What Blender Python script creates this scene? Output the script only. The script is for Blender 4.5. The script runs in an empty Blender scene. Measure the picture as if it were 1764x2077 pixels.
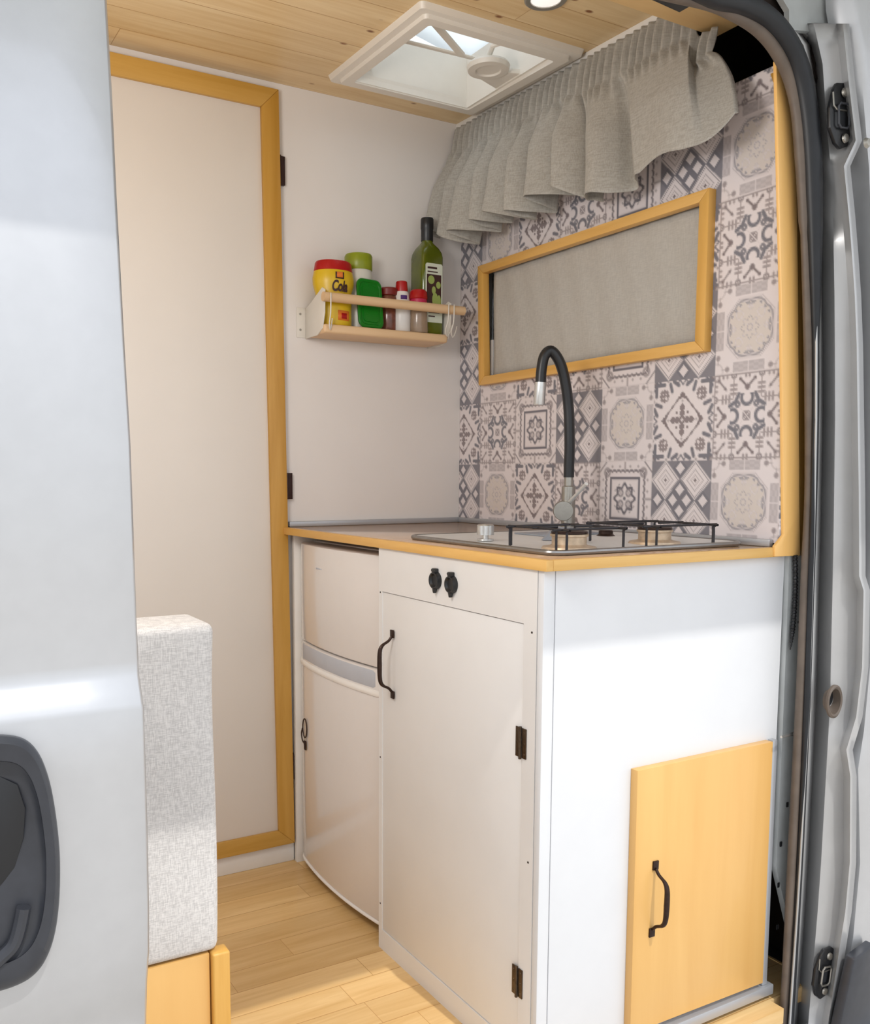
import bpy, bmesh, math, random
import numpy as np
from mathutils import Vector, Matrix
C = bpy.context.scene.collection
random.seed(7)

# ---------------- camera ----------------
CAM = Vector((-1.4442, -2.1346, 1.0083)); YAW, PITCH, ROLL = 0.5153, -0.0982, 0.0010
FPX, PPX, PPY = 1839.41, 783.51, 1146.04
Fv = Vector((math.sin(YAW)*math.cos(PITCH), math.cos(YAW)*math.cos(PITCH), math.sin(PITCH)))
Rv = Fv.cross(Vector((0, 0, 1))).normalized(); Uv = Rv.cross(Fv)
R2 = Rv*math.cos(ROLL)+Uv*math.sin(ROLL); U2 = -Rv*math.sin(ROLL)+Uv*math.cos(ROLL)
cd = bpy.data.cameras.new('camera'); cam = bpy.data.objects.new('camera', cd); C.objects.link(cam)
m = Matrix((R2, U2, -Fv)).transposed().to_4x4(); m.translation = CAM; cam.matrix_world = m
cd.sensor_fit = 'HORIZONTAL'; cd.sensor_width = 36; cd.lens = FPX*36/1764
cd.shift_x = (882-PPX)/1764; cd.shift_y = (PPY-1038.5)/1764; cd.clip_start = 0.02
bpy.context.scene.camera = cam

# ---------------- light and exposure ----------------
S = bpy.context.scene
S.view_settings.view_transform = 'Standard'; S.view_settings.look = 'None'
S.view_settings.gamma = 1; S.view_settings.use_curve_mapping = False
S.view_settings.exposure = 0.55
W = bpy.data.worlds.new('sky'); S.world = W; W.use_nodes = True
wn = W.node_tree; wn.nodes.clear()
wo = wn.nodes.new('ShaderNodeOutputWorld'); wb = wn.nodes.new('ShaderNodeBackground')
wr = wn.nodes.new('ShaderNodeValToRGB'); wt = wn.nodes.new('ShaderNodeTexCoord'); ws = wn.nodes.new('ShaderNodeSeparateXYZ')
wn.links.new(wt.outputs['Generated'], ws.inputs[0]); wn.links.new(ws.outputs['Z'], wr.inputs[0])
wn.links.new(wr.outputs[0], wb.inputs[0]); wn.links.new(wb.outputs[0], wo.inputs[0])
wr.color_ramp.elements[0].position = 0.0; wr.color_ramp.elements[0].color = (0.80, 0.82, 0.84, 1)
wr.color_ramp.elements[1].position = 0.8; wr.color_ramp.elements[1].color = (1.12, 1.18, 1.3, 1)
wb.inputs[1].default_value = 0.95
sd = bpy.data.lights.new('sun', 'SUN'); sun = bpy.data.objects.new('sun', sd); C.objects.link(sun)
sd.energy = 1.3; sd.angle = math.radians(0.6); sd.color = (1, 0.97, 0.92)
sun.rotation_euler = Vector((0.03, -0.523, 0.852)).to_track_quat('Z', 'Y').to_euler()
sun.location = (0, -4, 5)

ld_ = bpy.data.lights.new('interior_fill', 'POINT'); lo = bpy.data.objects.new('interior_fill', ld_); C.objects.link(lo)
ld_.shadow_soft_size = .15; ld_.energy = 13; ld_.color = (1, .96, .92); lo.location = (-1.30, -1.0, 1.48)  # fill light without a fixture, added out of view to brighten the interior

# ---------------- helpers ----------------
def at(u, v, axis, val):
    "point where the sight line through photo position (u, v) meets the real plane axis = val"
    d = Fv+R2*((u-PPX)/FPX)-U2*((v-PPY)/FPX)
    return CAM+d*((val-CAM[axis])/d[axis])
def tag(o, label=None, cat=None, group=None, kind=None):
    if label: o['label'] = label
    if cat: o['category'] = cat
    if group: o['group'] = group
    if kind: o['kind'] = kind
    return o
def thing(name, label, cat, loc, group=None):
    o = bpy.data.objects.new(name, None); C.objects.link(o); o.location = loc; o.empty_display_size = .05
    return tag(o, label, cat, group)
ORG = {}
def obj(name, bm, mat, parent=None, origin=None, smooth=35, label=None):
    """bm holds world coordinates; the mesh is stored relative to its thing's origin"""
    if parent is not None:
        org = ORG.get(parent.name) or Vector(parent.location); off = Vector((0, 0, 0))
    else:
        if origin is None:
            vs = [v.co for v in bm.verts]
            origin = Vector(((min(v.x for v in vs)+max(v.x for v in vs))/2, (min(v.y for v in vs)+max(v.y for v in vs))/2, min(v.z for v in vs)))
        org = Vector(origin); off = org
    bmesh.ops.translate(bm, verts=bm.verts, vec=-org)
    me = bpy.data.meshes.new(name); bm.normal_update(); bm.to_mesh(me); bm.free()
    for mm in (mat if isinstance(mat, (list, tuple)) else [mat]): me.materials.append(mm)
    o = bpy.data.objects.new(name, me); C.objects.link(o); o.location = off
    if parent is not None: o.parent = parent
    ORG[o.name] = org
    if smooth:
        me.shade_smooth(); me.set_sharp_from_angle(angle=math.radians(smooth))
    if label: o['label'] = label
    return o
def struct(name, bm, mat, **k):
    return tag(obj(name, bm, mat, **k), kind='structure')
def BM(): return bmesh.new()
def box(bm, x0, x1, y0, y1, z0, z1, bev=0, seg=2, mi=0):
    x0, x1 = sorted((x0, x1)); y0, y1 = sorted((y0, y1)); z0, z1 = sorted((z0, z1))
    v = [bm.verts.new((x, y, z)) for x in (x0, x1) for y in (y0, y1) for z in (z0, z1)]
    fs = [bm.faces.new([v[i] for i in q]) for q in ((0, 1, 3, 2), (4, 6, 7, 5), (0, 4, 5, 1), (2, 3, 7, 6), (0, 2, 6, 4), (1, 5, 7, 3))]
    for f in fs: f.material_index = mi
    if bev:
        es = list({e for f in fs for e in f.edges})
        bmesh.ops.bevel(bm, geom=es, offset=bev, segments=seg, profile=.5, affect='EDGES')
    return bm
def prism(bm, poly, d, bev=0, mi=0):
    "extrude the 3-D polygon along the vector d"
    d = Vector(d)
    a = [bm.verts.new(p) for p in poly]; b = [bm.verts.new(Vector(p)+d) for p in poly]
    fs = [bm.faces.new(a), bm.faces.new(b[::-1])]
    n = len(a)
    for i in range(n): fs.append(bm.faces.new((a[i], b[i], b[(i+1) % n], a[(i+1) % n])))
    for f in fs: f.material_index = mi
    bmesh.ops.recalc_face_normals(bm, faces=fs)
    if bev:
        bmesh.ops.bevel(bm, geom=list({e for f in fs for e in f.edges}), offset=bev, segments=2, profile=.5, affect='EDGES')
    return bm
def lathe(bm, prof, c, seg=32, axis='Z', sx=1, sy=1):
    rings = []
    M = {'Z': Matrix.Identity(3), 'X': Matrix(((0, 0, 1), (0, 1, 0), (-1, 0, 0))), '-X': Matrix(((0, 0, -1), (0, 1, 0), (1, 0, 0))), 'Y': Matrix(((1, 0, 0), (0, 0, 1), (0, -1, 0))), '-Y': Matrix(((1, 0, 0), (0, 0, -1), (0, 1, 0)))}[axis] if isinstance(axis, str) else axis
    for r, z in prof:
        if r < 1e-6: rings.append([bm.verts.new(Vector(c)+M @ Vector((0, 0, z)))])
        else: rings.append([bm.verts.new(Vector(c)+M @ Vector((sx*r*math.cos(2*math.pi*i/seg), sy*r*math.sin(2*math.pi*i/seg), z))) for i in range(seg)])
    nf = []
    for a, b in zip(rings, rings[1:]):
        for i in range(seg):
            j = (i+1) % seg
            if len(a) == 1 and len(b) == 1: continue
            if len(a) == 1: nf.append(bm.faces.new((a[0], b[j], b[i])))
            elif len(b) == 1: nf.append(bm.faces.new((a[i], a[j], b[0])))
            else: nf.append(bm.faces.new((a[i], a[j], b[j], b[i])))
    bmesh.ops.recalc_face_normals(bm, faces=nf)
    return bm
def spline(pts, n=8):
    P = [Vector(p) for p in pts]; out = []
    for i in range(len(P)-1):
        p0 = P[max(i-1, 0)]; p1 = P[i]; p2 = P[i+1]; p3 = P[min(i+2, len(P)-1)]
        for k in range(n):
            t = k/n
            out.append(.5*((2*p1)+(p2-p0)*t+(2*p0-5*p1+4*p2-p3)*t*t+(3*p1-p0-3*p2+p3)*t**3))
    out.append(P[-1]); return out
def tube(bm, pts, r, seg=12, closed=False, flat=1.0):
    P = [Vector(p) for p in pts]; n = len(P)
    rr = r if isinstance(r, (list, tuple)) else [r]*n
    t0 = (P[1]-P[0]).normalized(); up = Vector((0, 0, 1)) if abs(t0.z) < .9 else Vector((0, 1, 0))
    nn = t0.cross(up).normalized(); rings = []
    for i in range(n):
        a = P[i-1] if (i > 0 or closed) else P[i]; b = P[(i+1) % n] if (i < n-1 or closed) else P[i]
        t = (b-a).normalized(); nn = (nn-t*nn.dot(t)).normalized(); bb = t.cross(nn)
        rings.append([bm.verts.new(P[i]+(nn*math.cos(2*math.pi*k/seg)+bb*flat*math.sin(2*math.pi*k/seg))*rr[i]) for k in range(seg)])
    nf = []
    for i in range(n if closed else n-1):
        a, b = rings[i], rings[(i+1) % n]
        for k in range(seg): nf.append(bm.faces.new((a[k], a[(k+1) % seg], b[(k+1) % seg], b[k])))
    if not closed:
        nf.append(bm.faces.new(rings[0][::-1])); nf.append(bm.faces.new(rings[-1]))
    bmesh.ops.recalc_face_normals(bm, faces=nf)
    return bm
def text_bm(s, size, font_shear=0.0, bold=0.0, depth=.0003):
    cu = bpy.data.curves.new('lettering', 'FONT'); cu.body = s; cu.size = size; cu.shear = font_shear; cu.extrude = depth; cu.offset = bold
    cu.resolution_u = 4
    o = bpy.data.objects.new('lettering_tmp', cu); C.objects.link(o)
    bpy.context.view_layer.update()
    me = bpy.data.meshes.new_from_object(o.evaluated_get(bpy.context.evaluated_depsgraph_get()))
    bm = BM(); bm.from_mesh(me)
    bpy.data.objects.remove(o); bpy.data.curves.remove(cu); bpy.data.meshes.remove(me)
    return bm

# ---------------- materials ----------------
def srgb(r, g, b):
    f = lambda c: c/12.92 if c <= .04045 else ((c+.055)/1.055)**2.4
    return (f(r/255), f(g/255), f(b/255), 1)
class N:
    def __init__(s, name):
        s.m = bpy.data.materials.new(name); s.m.use_nodes = True; s.t = s.m.node_tree
        s.b = s.t.nodes['Principled BSDF']; s.tc = None
    def n(s, ty, **k):
        x = s.t.nodes.new('ShaderNode'+ty)
        for a, v in k.items(): setattr(x, a, v)
        return x
    def l(s, a, b): s.t.links.new(a, b)
    def coord(s):
        if not s.tc: s.tc = s.n('TexCoord')
        return s.tc.outputs['Object']
    def mapped(s, scale, rot=(0, 0, 0)):
        mp = s.n('Mapping'); mp.inputs['Scale'].default_value = scale; mp.inputs['Rotation'].default_value = rot
        s.l(s.coord(), mp.inputs[0]); return mp.outputs[0]
    def noise(s, scale, detail=4, src=None, rough=.55, dist=0):
        x = s.n('TexNoise'); x.inputs['Scale'].default_value = scale; x.inputs['Detail'].default_value = detail
        x.inputs['Roughness'].default_value = rough; x.inputs['Distortion'].default_value = dist
        s.l(src or s.coord(), x.inputs['Vector']); return x.outputs['Fac']
    def ramp(s, src, stops):
        x = s.n('ValToRGB'); e = x.color_ramp.elements
        while len(e) < len(stops): e.new(.5)
        for k, (p, c) in zip(e, stops): k.position = p; k.color = c
        s.l(src, x.inputs[0]); return x.outputs[0]
    def mix(s, a, b, fac, mode='MIX'):
        x = s.n('Mix', data_type='RGBA', blend_type=mode)
        if isinstance(fac, float): x.inputs[0].default_value = fac
        else: s.l(fac, x.inputs[0])
        for q, i in ((a, 6), (b, 7)):
            if isinstance(q, tuple): x.inputs[i].default_value = q
            else: s.l(q, x.inputs[i])
        return x.outputs[2]
    def math(s, op, a, b=None, clamp=False):
        x = s.n('Math', operation=op, use_clamp=clamp)
        for i, q in enumerate((a, b)):
            if q is None: continue
            if isinstance(q, (int, float)): x.inputs[i].default_value = q
            else: s.l(q, x.inputs[i])
        return x.outputs[0]
    def bump(s, h, strength=.2, dist=.001):
        x = s.n('Bump'); x.inputs['Strength'].default_value = strength; x.inputs['Distance'].default_value = dist
        s.l(h, x.inputs['Height']); s.l(x.outputs[0], s.b.inputs['Normal'])
    def fin(s, col=None, rough=.5, metal=0, spec=None, coat=0, trans=0):
        if col is not None:
            if isinstance(col, tuple): s.b.inputs['Base Color'].default_value = col
            else: s.l(col, s.b.inputs['Base Color'])
        s.b.inputs['Roughness'].default_value = rough; s.b.inputs['Metallic'].default_value = metal
        if spec is not None: s.b.inputs['Specular IOR Level'].default_value = spec
        s.b.inputs['Coat Weight'].default_value = coat; s.b.inputs['Coat Roughness'].default_value = .08
        s.b.inputs['Transmission Weight'].default_value = trans
        return s.m
def plain(name, c, rough=.5, metal=0, var=.06, scale=30, bump=0, coat=0, spec=None, trans=0):
    k = N(name); f = k.noise(scale, 3)
    c2 = tuple(x*(1-var) for x in c[:3])+(1,)
    col = k.mix(c2, c, k.ramp(f, [(.35, (0, 0, 0, 1)), (.65, (1, 1, 1, 1))]))
    if bump: k.bump(k.noise(scale*8, 3), bump)
    return k.fin(col, rough, metal, spec, coat, trans)
def wood(name, light, dark, axis=0, grain=14, rough=.45, coat=0, contrast=(.3, .7), bump=.05):
    k = N(name); sc = [grain*3]*3; sc[axis] = grain*.22
    f = k.noise(1, 6, k.mapped(sc), .6, .6)
    f2 = k.noise(1, 3, k.mapped([s*.25 for s in sc]), .5, 1.2)
    g = k.math('ADD', k.math('MULTIPLY', f, .55), k.math('MULTIPLY', f2, .45))
    col = k.ramp(g, [(contrast[0], dark), (contrast[1], light)])
    k.bump(f, bump)
    return k.fin(col, rough, 0, None, coat)
def boards(name, light, dark, seamc, width, length, across=1, along=0, knots=True, rough=.4, seamw=.02, tone=.18, coat=0):
    "planks running along one axis: seams, end joints, grain and knots in the material"
    k = N(name); sep = k.n('SeparateXYZ'); k.l(k.coord(), sep.inputs[0])
    v = k.math('DIVIDE', sep.outputs[across], width); vi = k.math('FLOOR', v); vf = k.math('FRACT', v)
    off = k.math('FRACT', k.math('MULTIPLY', k.math('SINE', k.math('MULTIPLY', vi, 12.9898)), 43758.5))
    u = k.math('ADD', k.math('DIVIDE', sep.outputs[along], length), k.math('MULTIPLY', off, 3.0))
    ui = k.math('FLOOR', u); uf = k.math('FRACT', u)
    rnd = k.math('FRACT', k.math('MULTIPLY', k.math('SINE', k.math('ADD', k.math('MULTIPLY', vi, 78.233), k.math('MULTIPLY', ui, 37.71))), 9437.3))
    sc = [40]*3; sc[along] = 2.6
    cmb = k.n('CombineXYZ'); k.l(k.math('MULTIPLY', rnd, 17.0), cmb.inputs[2])
    mp = k.n('Mapping'); mp.inputs['Scale'].default_value = sc; k.l(k.coord(), mp.inputs[0]); k.l(cmb.outputs[0], mp.inputs['Location'])
    f = k.noise(1, 5, mp.outputs[0], .6, .8)
    col = k.ramp(f, [(.3, dark), (.68, light)])
    tn = k.mix((1-tone, 1-tone*1.15, 1-tone*1.4, 1), (1, 1, 1, 1), rnd)
    col = k.mix(col, tn, 1.0, 'MULTIPLY')
    if knots:
        kc = [1]*3; kc[along] = 9.; kc[across] = 14.; kc = [11. if i == along else 19. for i in range(3)]
        vo = k.n('TexVoronoi'); vo.inputs['Scale'].default_value = 1.0; k.l(k.mapped(kc), vo.inputs['Vector'])
        km = k.ramp(vo.outputs['Distance'], [(.06, (1, 1, 1, 1)), (.13, (0, 0, 0, 1))])
        vs = k.n('SeparateColor'); k.l(vo.outputs['Color'], vs.inputs[0])
        km = k.math('MULTIPLY', km, k.math('GREATER_THAN', vs.outputs[0], .45))
        col = k.mix(col, srgb(128, 78, 38), km)
    e = k.math('MINIMUM', vf, k.math('SUBTRACT', 1.0, vf))
    s1 = k.math('LESS_THAN', e, seamw)
    e2 = k.math('MULTIPLY', k.math('MINIMUM', uf, k.math('SUBTRACT', 1.0, uf)), length/width)
    s2 = k.math('LESS_THAN', e2, seamw*.7)
    sm = k.math('MAXIMUM', s1, s2)
    col = k.mix(col, seamc, sm)
    k.bump(k.math('SUBTRACT', 1.0, sm), .3, .001)
    return k.fin(col, rough, 0, None, coat)
def fabric(name, a, b, scale=600, rough=.95, bump=.4):
    k = N(name)
    w1 = k.noise(1, 2, k.mapped((scale, scale, scale*.12))); w2 = k.noise(1, 2, k.mapped((scale*.12, scale*.12, scale)))
    w = k.math('MULTIPLY', k.math('ADD', w1, w2), .5)
    col = k.ramp(w, [(.4, b), (.6, a)])
    k.bump(w, bump, .0006)
    m = k.fin(col, rough, 0, .1)
    k.b.inputs['Sheen Weight'].default_value = .2
    return m

M = {}
M['white_wall'] = plain('white_wall_panel', srgb(228, 223, 219), .45, var=.02, scale=6)
M['white_leaf'] = plain('white_door_leaf', srgb(224, 218, 211), .4, var=.02, scale=6)
M['white_paint'] = plain('white_painted_board', srgb(228, 226, 224), .5, var=.025, scale=9, bump=.04)
M['white_end'] = plain('white_end_board', srgb(219, 220, 222), .55, var=.02, scale=14, bump=.08)
M['trim_white'] = plain('white_trim', srgb(232, 229, 224), .4, var=.02)
M['fridge'] = plain('fridge_enamel', srgb(226, 220, 216), .16, var=.01, coat=.6)
M['fridge_edge'] = plain('fridge_edge_plastic', srgb(240, 236, 231), .3, var=.01)
M['fridge_grey'] = plain('fridge_grip_grey', srgb(186, 189, 197), .35, var=.03)
M['oak'] = wood('oiled_oak', srgb(226, 178, 98), srgb(200, 148, 62), 2, 12, .42)
M['post'] = wood('post_wood', srgb(250, 204, 132), srgb(234, 180, 100), 2, 10, .4, contrast=(.2, .8))
M['oak_x'] = wood('oiled_oak_x', srgb(230, 188, 116), srgb(208, 158, 80), 0, 16, .4)
M['oak_y'] = wood('oiled_oak_y', srgb(230, 186, 112), srgb(208, 156, 76), 1, 16, .4)
M['frame'] = wood('door_frame_wood', srgb(206, 160, 80), srgb(172, 124, 36), 2, 9, .4)
M['frame_x'] = wood('door_frame_wood_x', srgb(206, 162, 84), srgb(174, 128, 40), 0, 9, .4)
M['ply'] = wood('birch_ply', srgb(228, 184, 114), srgb(208, 156, 84), 2, 5, .38, coat=.15, contrast=(.25, .75))
M['pine'] = boards('pine_boards', srgb(230, 206, 162), srgb(212, 180, 130), srgb(178, 140, 92), .092, 4.0, seamw=.012, tone=.1)
M['plank'] = wood('pine_plank', srgb(242, 210, 154), srgb(220, 178, 116), 0, 7, .5)
M['floor'] = boards('laminate_floor', srgb(236, 202, 146), srgb(216, 176, 116), srgb(184, 140, 84), .075, .42, knots=False, rough=.33, tone=.16, seamw=.012)
M['top'] = wood('beech_worktop', srgb(214, 178, 140), srgb(192, 150, 112), 1, 7, .14, coat=.5)
M['silver'] = plain('silver_car_paint', srgb(192, 193, 195), .32, .55, var=.03, scale=40, coat=.7)
M['silver_in'] = plain('silver_jamb_paint', srgb(184, 184, 184), .36, .5, var=.05, scale=14, coat=.4)
M['grey_metal'] = plain('grey_inner_metal', srgb(186, 190, 190), .5, .2, var=.12, scale=20)
M['rubber'] = plain('black_rubber', srgb(34, 36, 40), .42, var=.2, spec=.4)
M['rubber_brown'] = plain('grey_brown_rubber', srgb(104, 92, 82), .5, var=.2)  # on the seal lip this brown stands in for reflected wood
M['ledge_reflection'] = plain('blue_grey_ledge_reflection', srgb(150, 156, 166), .4, .2)
M['black'] = plain('black_plastic', srgb(26, 27, 30), .35, var=.1)
M['dark_plastic'] = plain('charcoal_plastic', srgb(52, 54, 60), .38, var=.15, scale=60)
M['iron'] = plain('aged_iron', srgb(62, 46, 40), .38, .7, var=.3, scale=120)
M['hinge'] = plain('bronze_hinge', srgb(92, 76, 60), .3, .8, var=.3, scale=150)
M['dark_hinge'] = plain('dark_brown_hinge', srgb(52, 28, 24), .5, .3, var=.2, scale=80)
M['steel'] = plain('brushed_steel', srgb(214, 214, 212), .3, .9, var=.08, scale=90)
M['hob_steel'] = plain('hob_sheet_steel', srgb(232, 232, 230), .42, .55, var=.02, scale=60)
M['rim_steel'] = plain('rim_steel', srgb(150, 148, 146), .28, .9, var=.1, scale=90)
M['satin'] = plain('satin_nickel', srgb(168, 164, 156), .3, .9, var=.08, scale=90)
M['wire'] = plain('black_enamel_wire', srgb(40, 38, 42), .4, .2)
M['burner'] = plain('burner_brass', srgb(206, 184, 158), .4, .5, var=.2, scale=90)
M['alu'] = plain('grey_seal_strip', srgb(176, 178, 182), .35, .4, var=.03)
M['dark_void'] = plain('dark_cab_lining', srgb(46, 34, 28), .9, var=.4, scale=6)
M['vent_white'] = plain('vent_plastic', srgb(222, 216, 206), .4, var=.02)
M['curtain'] = fabric('linen_curtain', srgb(178, 175, 168), srgb(160, 156, 148), 420)
M['blind'] = fabric('blind_fabric', srgb(186, 183, 176), srgb(176, 172, 166), 500)
M['cushion'] = fabric('cushion_weave', srgb(222, 219, 216), srgb(192, 189, 187), 720, bump=.4)
M['concrete'] = plain('pale_concrete', srgb(190, 184, 175), .9, var=.1, scale=3, bump=.1)
M['red'] = plain('red_plastic', srgb(170, 12, 16), .35, var=.05)
M['yellow'] = plain('yellow_plastic', srgb(212, 176, 26), .35, var=.08)
M['olive_lid'] = plain('olive_green_plastic', srgb(134, 146, 20), .35, var=.1)
M['green_lid'] = plain('green_plastic', srgb(14, 118, 24), .3, var=.1)
M['brown_lid'] = plain('dark_red_lid', srgb(120, 30, 26), .35, var=.1)
M['milky'] = plain('milky_plastic', srgb(206, 204, 194), .35, var=.05)
M['bottle_white'] = plain('white_plastic', srgb(222, 219, 216), .35, var=.02)
M['green_glass'] = plain('olive_glass', srgb(92, 102, 18), .12, var=.35, scale=14, coat=.4)
M['paper'] = plain('label_paper', srgb(206, 212, 196), .6, var=.05)
M['spice'] = plain('spice_contents', srgb(150, 128, 106), .3, var=.15, scale=60, coat=.5)
M['spice_red'] = plain('paprika_contents', srgb(120, 66, 48), .3, var=.4, scale=90, coat=.5)
M['rack_wood'] = wood('beech_rack_wood', srgb(226, 194, 154), srgb(208, 172, 130), 0, 12, .45)
M['rack_white'] = plain('white_bracket', srgb(222, 218, 210), .4, var=.02)
M['ink'] = plain('dark_print', srgb(58, 30, 28), .5)
M['ink_white'] = plain('white_print', srgb(240, 236, 230), .5)
M['purple'] = plain('purple_print', srgb(80, 44, 120), .4)
M['pink'] = plain('magenta_print', srgb(190, 30, 80), .4)
M['orange'] = plain('orange_print', srgb(222, 120, 40), .5)
M['leaf'] = plain('olive_print', srgb(150, 168, 90), .5)
def dome_mat(fac=.75, name='milky_dome'):
    k = N(name); m = k.fin(srgb(236, 240, 240), .35, 0); k.b.inputs['Transmission Weight'].default_value = .0
    tr = k.n('BsdfTranslucent'); tr.inputs[0].default_value = srgb(240, 244, 244); mx = k.n('MixShader'); mx.inputs[0].default_value = fac
    out = k.t.nodes['Material Output']; k.l(k.b.outputs[0], mx.inputs[1]); k.l(tr.outputs[0], mx.inputs[2]); k.l(mx.outputs[0], out.inputs[0]); return m
M['dome'] = dome_mat()
M['shade_blocker'] = dome_mat(.3, 'shade_blocker_cloth')
def glass_mat():
    k = N('clear_glass'); m = k.fin((1, 1, 1, 1), .02); k.b.inputs['Transmission Weight'].default_value = 1; k.b.inputs['IOR'].default_value = 1.3; return m
M['glass'] = glass_mat()
def lamp_mat():
    k = N('lamp_diffuser'); m = k.fin((.9, .9, .88, 1), .4); k.b.inputs['Emission Color'].default_value = (1, .97, .92, 1); k.b.inputs['Emission Strength'].default_value = .4; return m
M['lamp'] = lamp_mat()

# =====================================================================
# STRUCTURE
# =====================================================================
H = .88            # worktop top
HC = 1.955
def cz(y): return HC+.024*y
# ground outside
bm = BM(); box(bm, -12, 12, -14, 8, -.75, -.60); struct('ground', bm, M['concrete'])
# floor of the van
bm = BM(); box(bm, -3.0, .02, -1.085, 0.0, -.03, 0); box(bm, .02, .16, -1.055, 0, -.03, 0); struct('floor', bm, M['floor'], origin=(0, 0, 0))
# back wall
bm = BM(); box(bm, -3.0, .8, 0, .03, -.03, 2.1); struct('wall_back', bm, M['white_wall'])
# ceiling with an opening for the roof vent
VX0, VX1, VY0, VY1 = -.425, -.075, -.485, -.135
bm = BM()
def cquad(x0, x1, y0, y1):
    z = lambda y: cz(y)
    a = [(x0, y0, z(y0)), (x1, y0, z(y0)), (x1, y1, z(y1)), (x0, y1, z(y1))]
    prism(bm, a, (0, 0, .012))
cquad(-3.0, VX0, -1.02, 0); cquad(VX1, .0, -1.02, 0); cquad(VX0, VX1, -1.02, VY0); cquad(VX0, VX1, VY1, 0)
struct('ceiling', bm, M['pine'], origin=(0, 0, 1.94))
# roof skin above the lining, open over the vent
bm = BM()
for q in ((-3.1, VX0-.02, -1.25, .08), (VX1+.02, 1.0, -1.25, .08), (VX0-.02, VX1+.02, -1.25, VY0-.02), (VX0-.02, VX1+.02, VY1+.02, .08)):
    box(bm, q[0], q[1], q[2], q[3], 2.02, 2.035)
struct('roof', bm, M['silver'])
# batten between ceiling and tiled wall
bm = BM()
prism(bm, [(-.02, 0, cz(0)-.014), (-.02, -.86, cz(-.86)-.014), (-.02, -.86, cz(-.86)+.0), (-.02, 0, cz(0)+.0)], (.02, 0, 0), .001)
struct('trim_1', bm, M['trim_white'])

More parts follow.
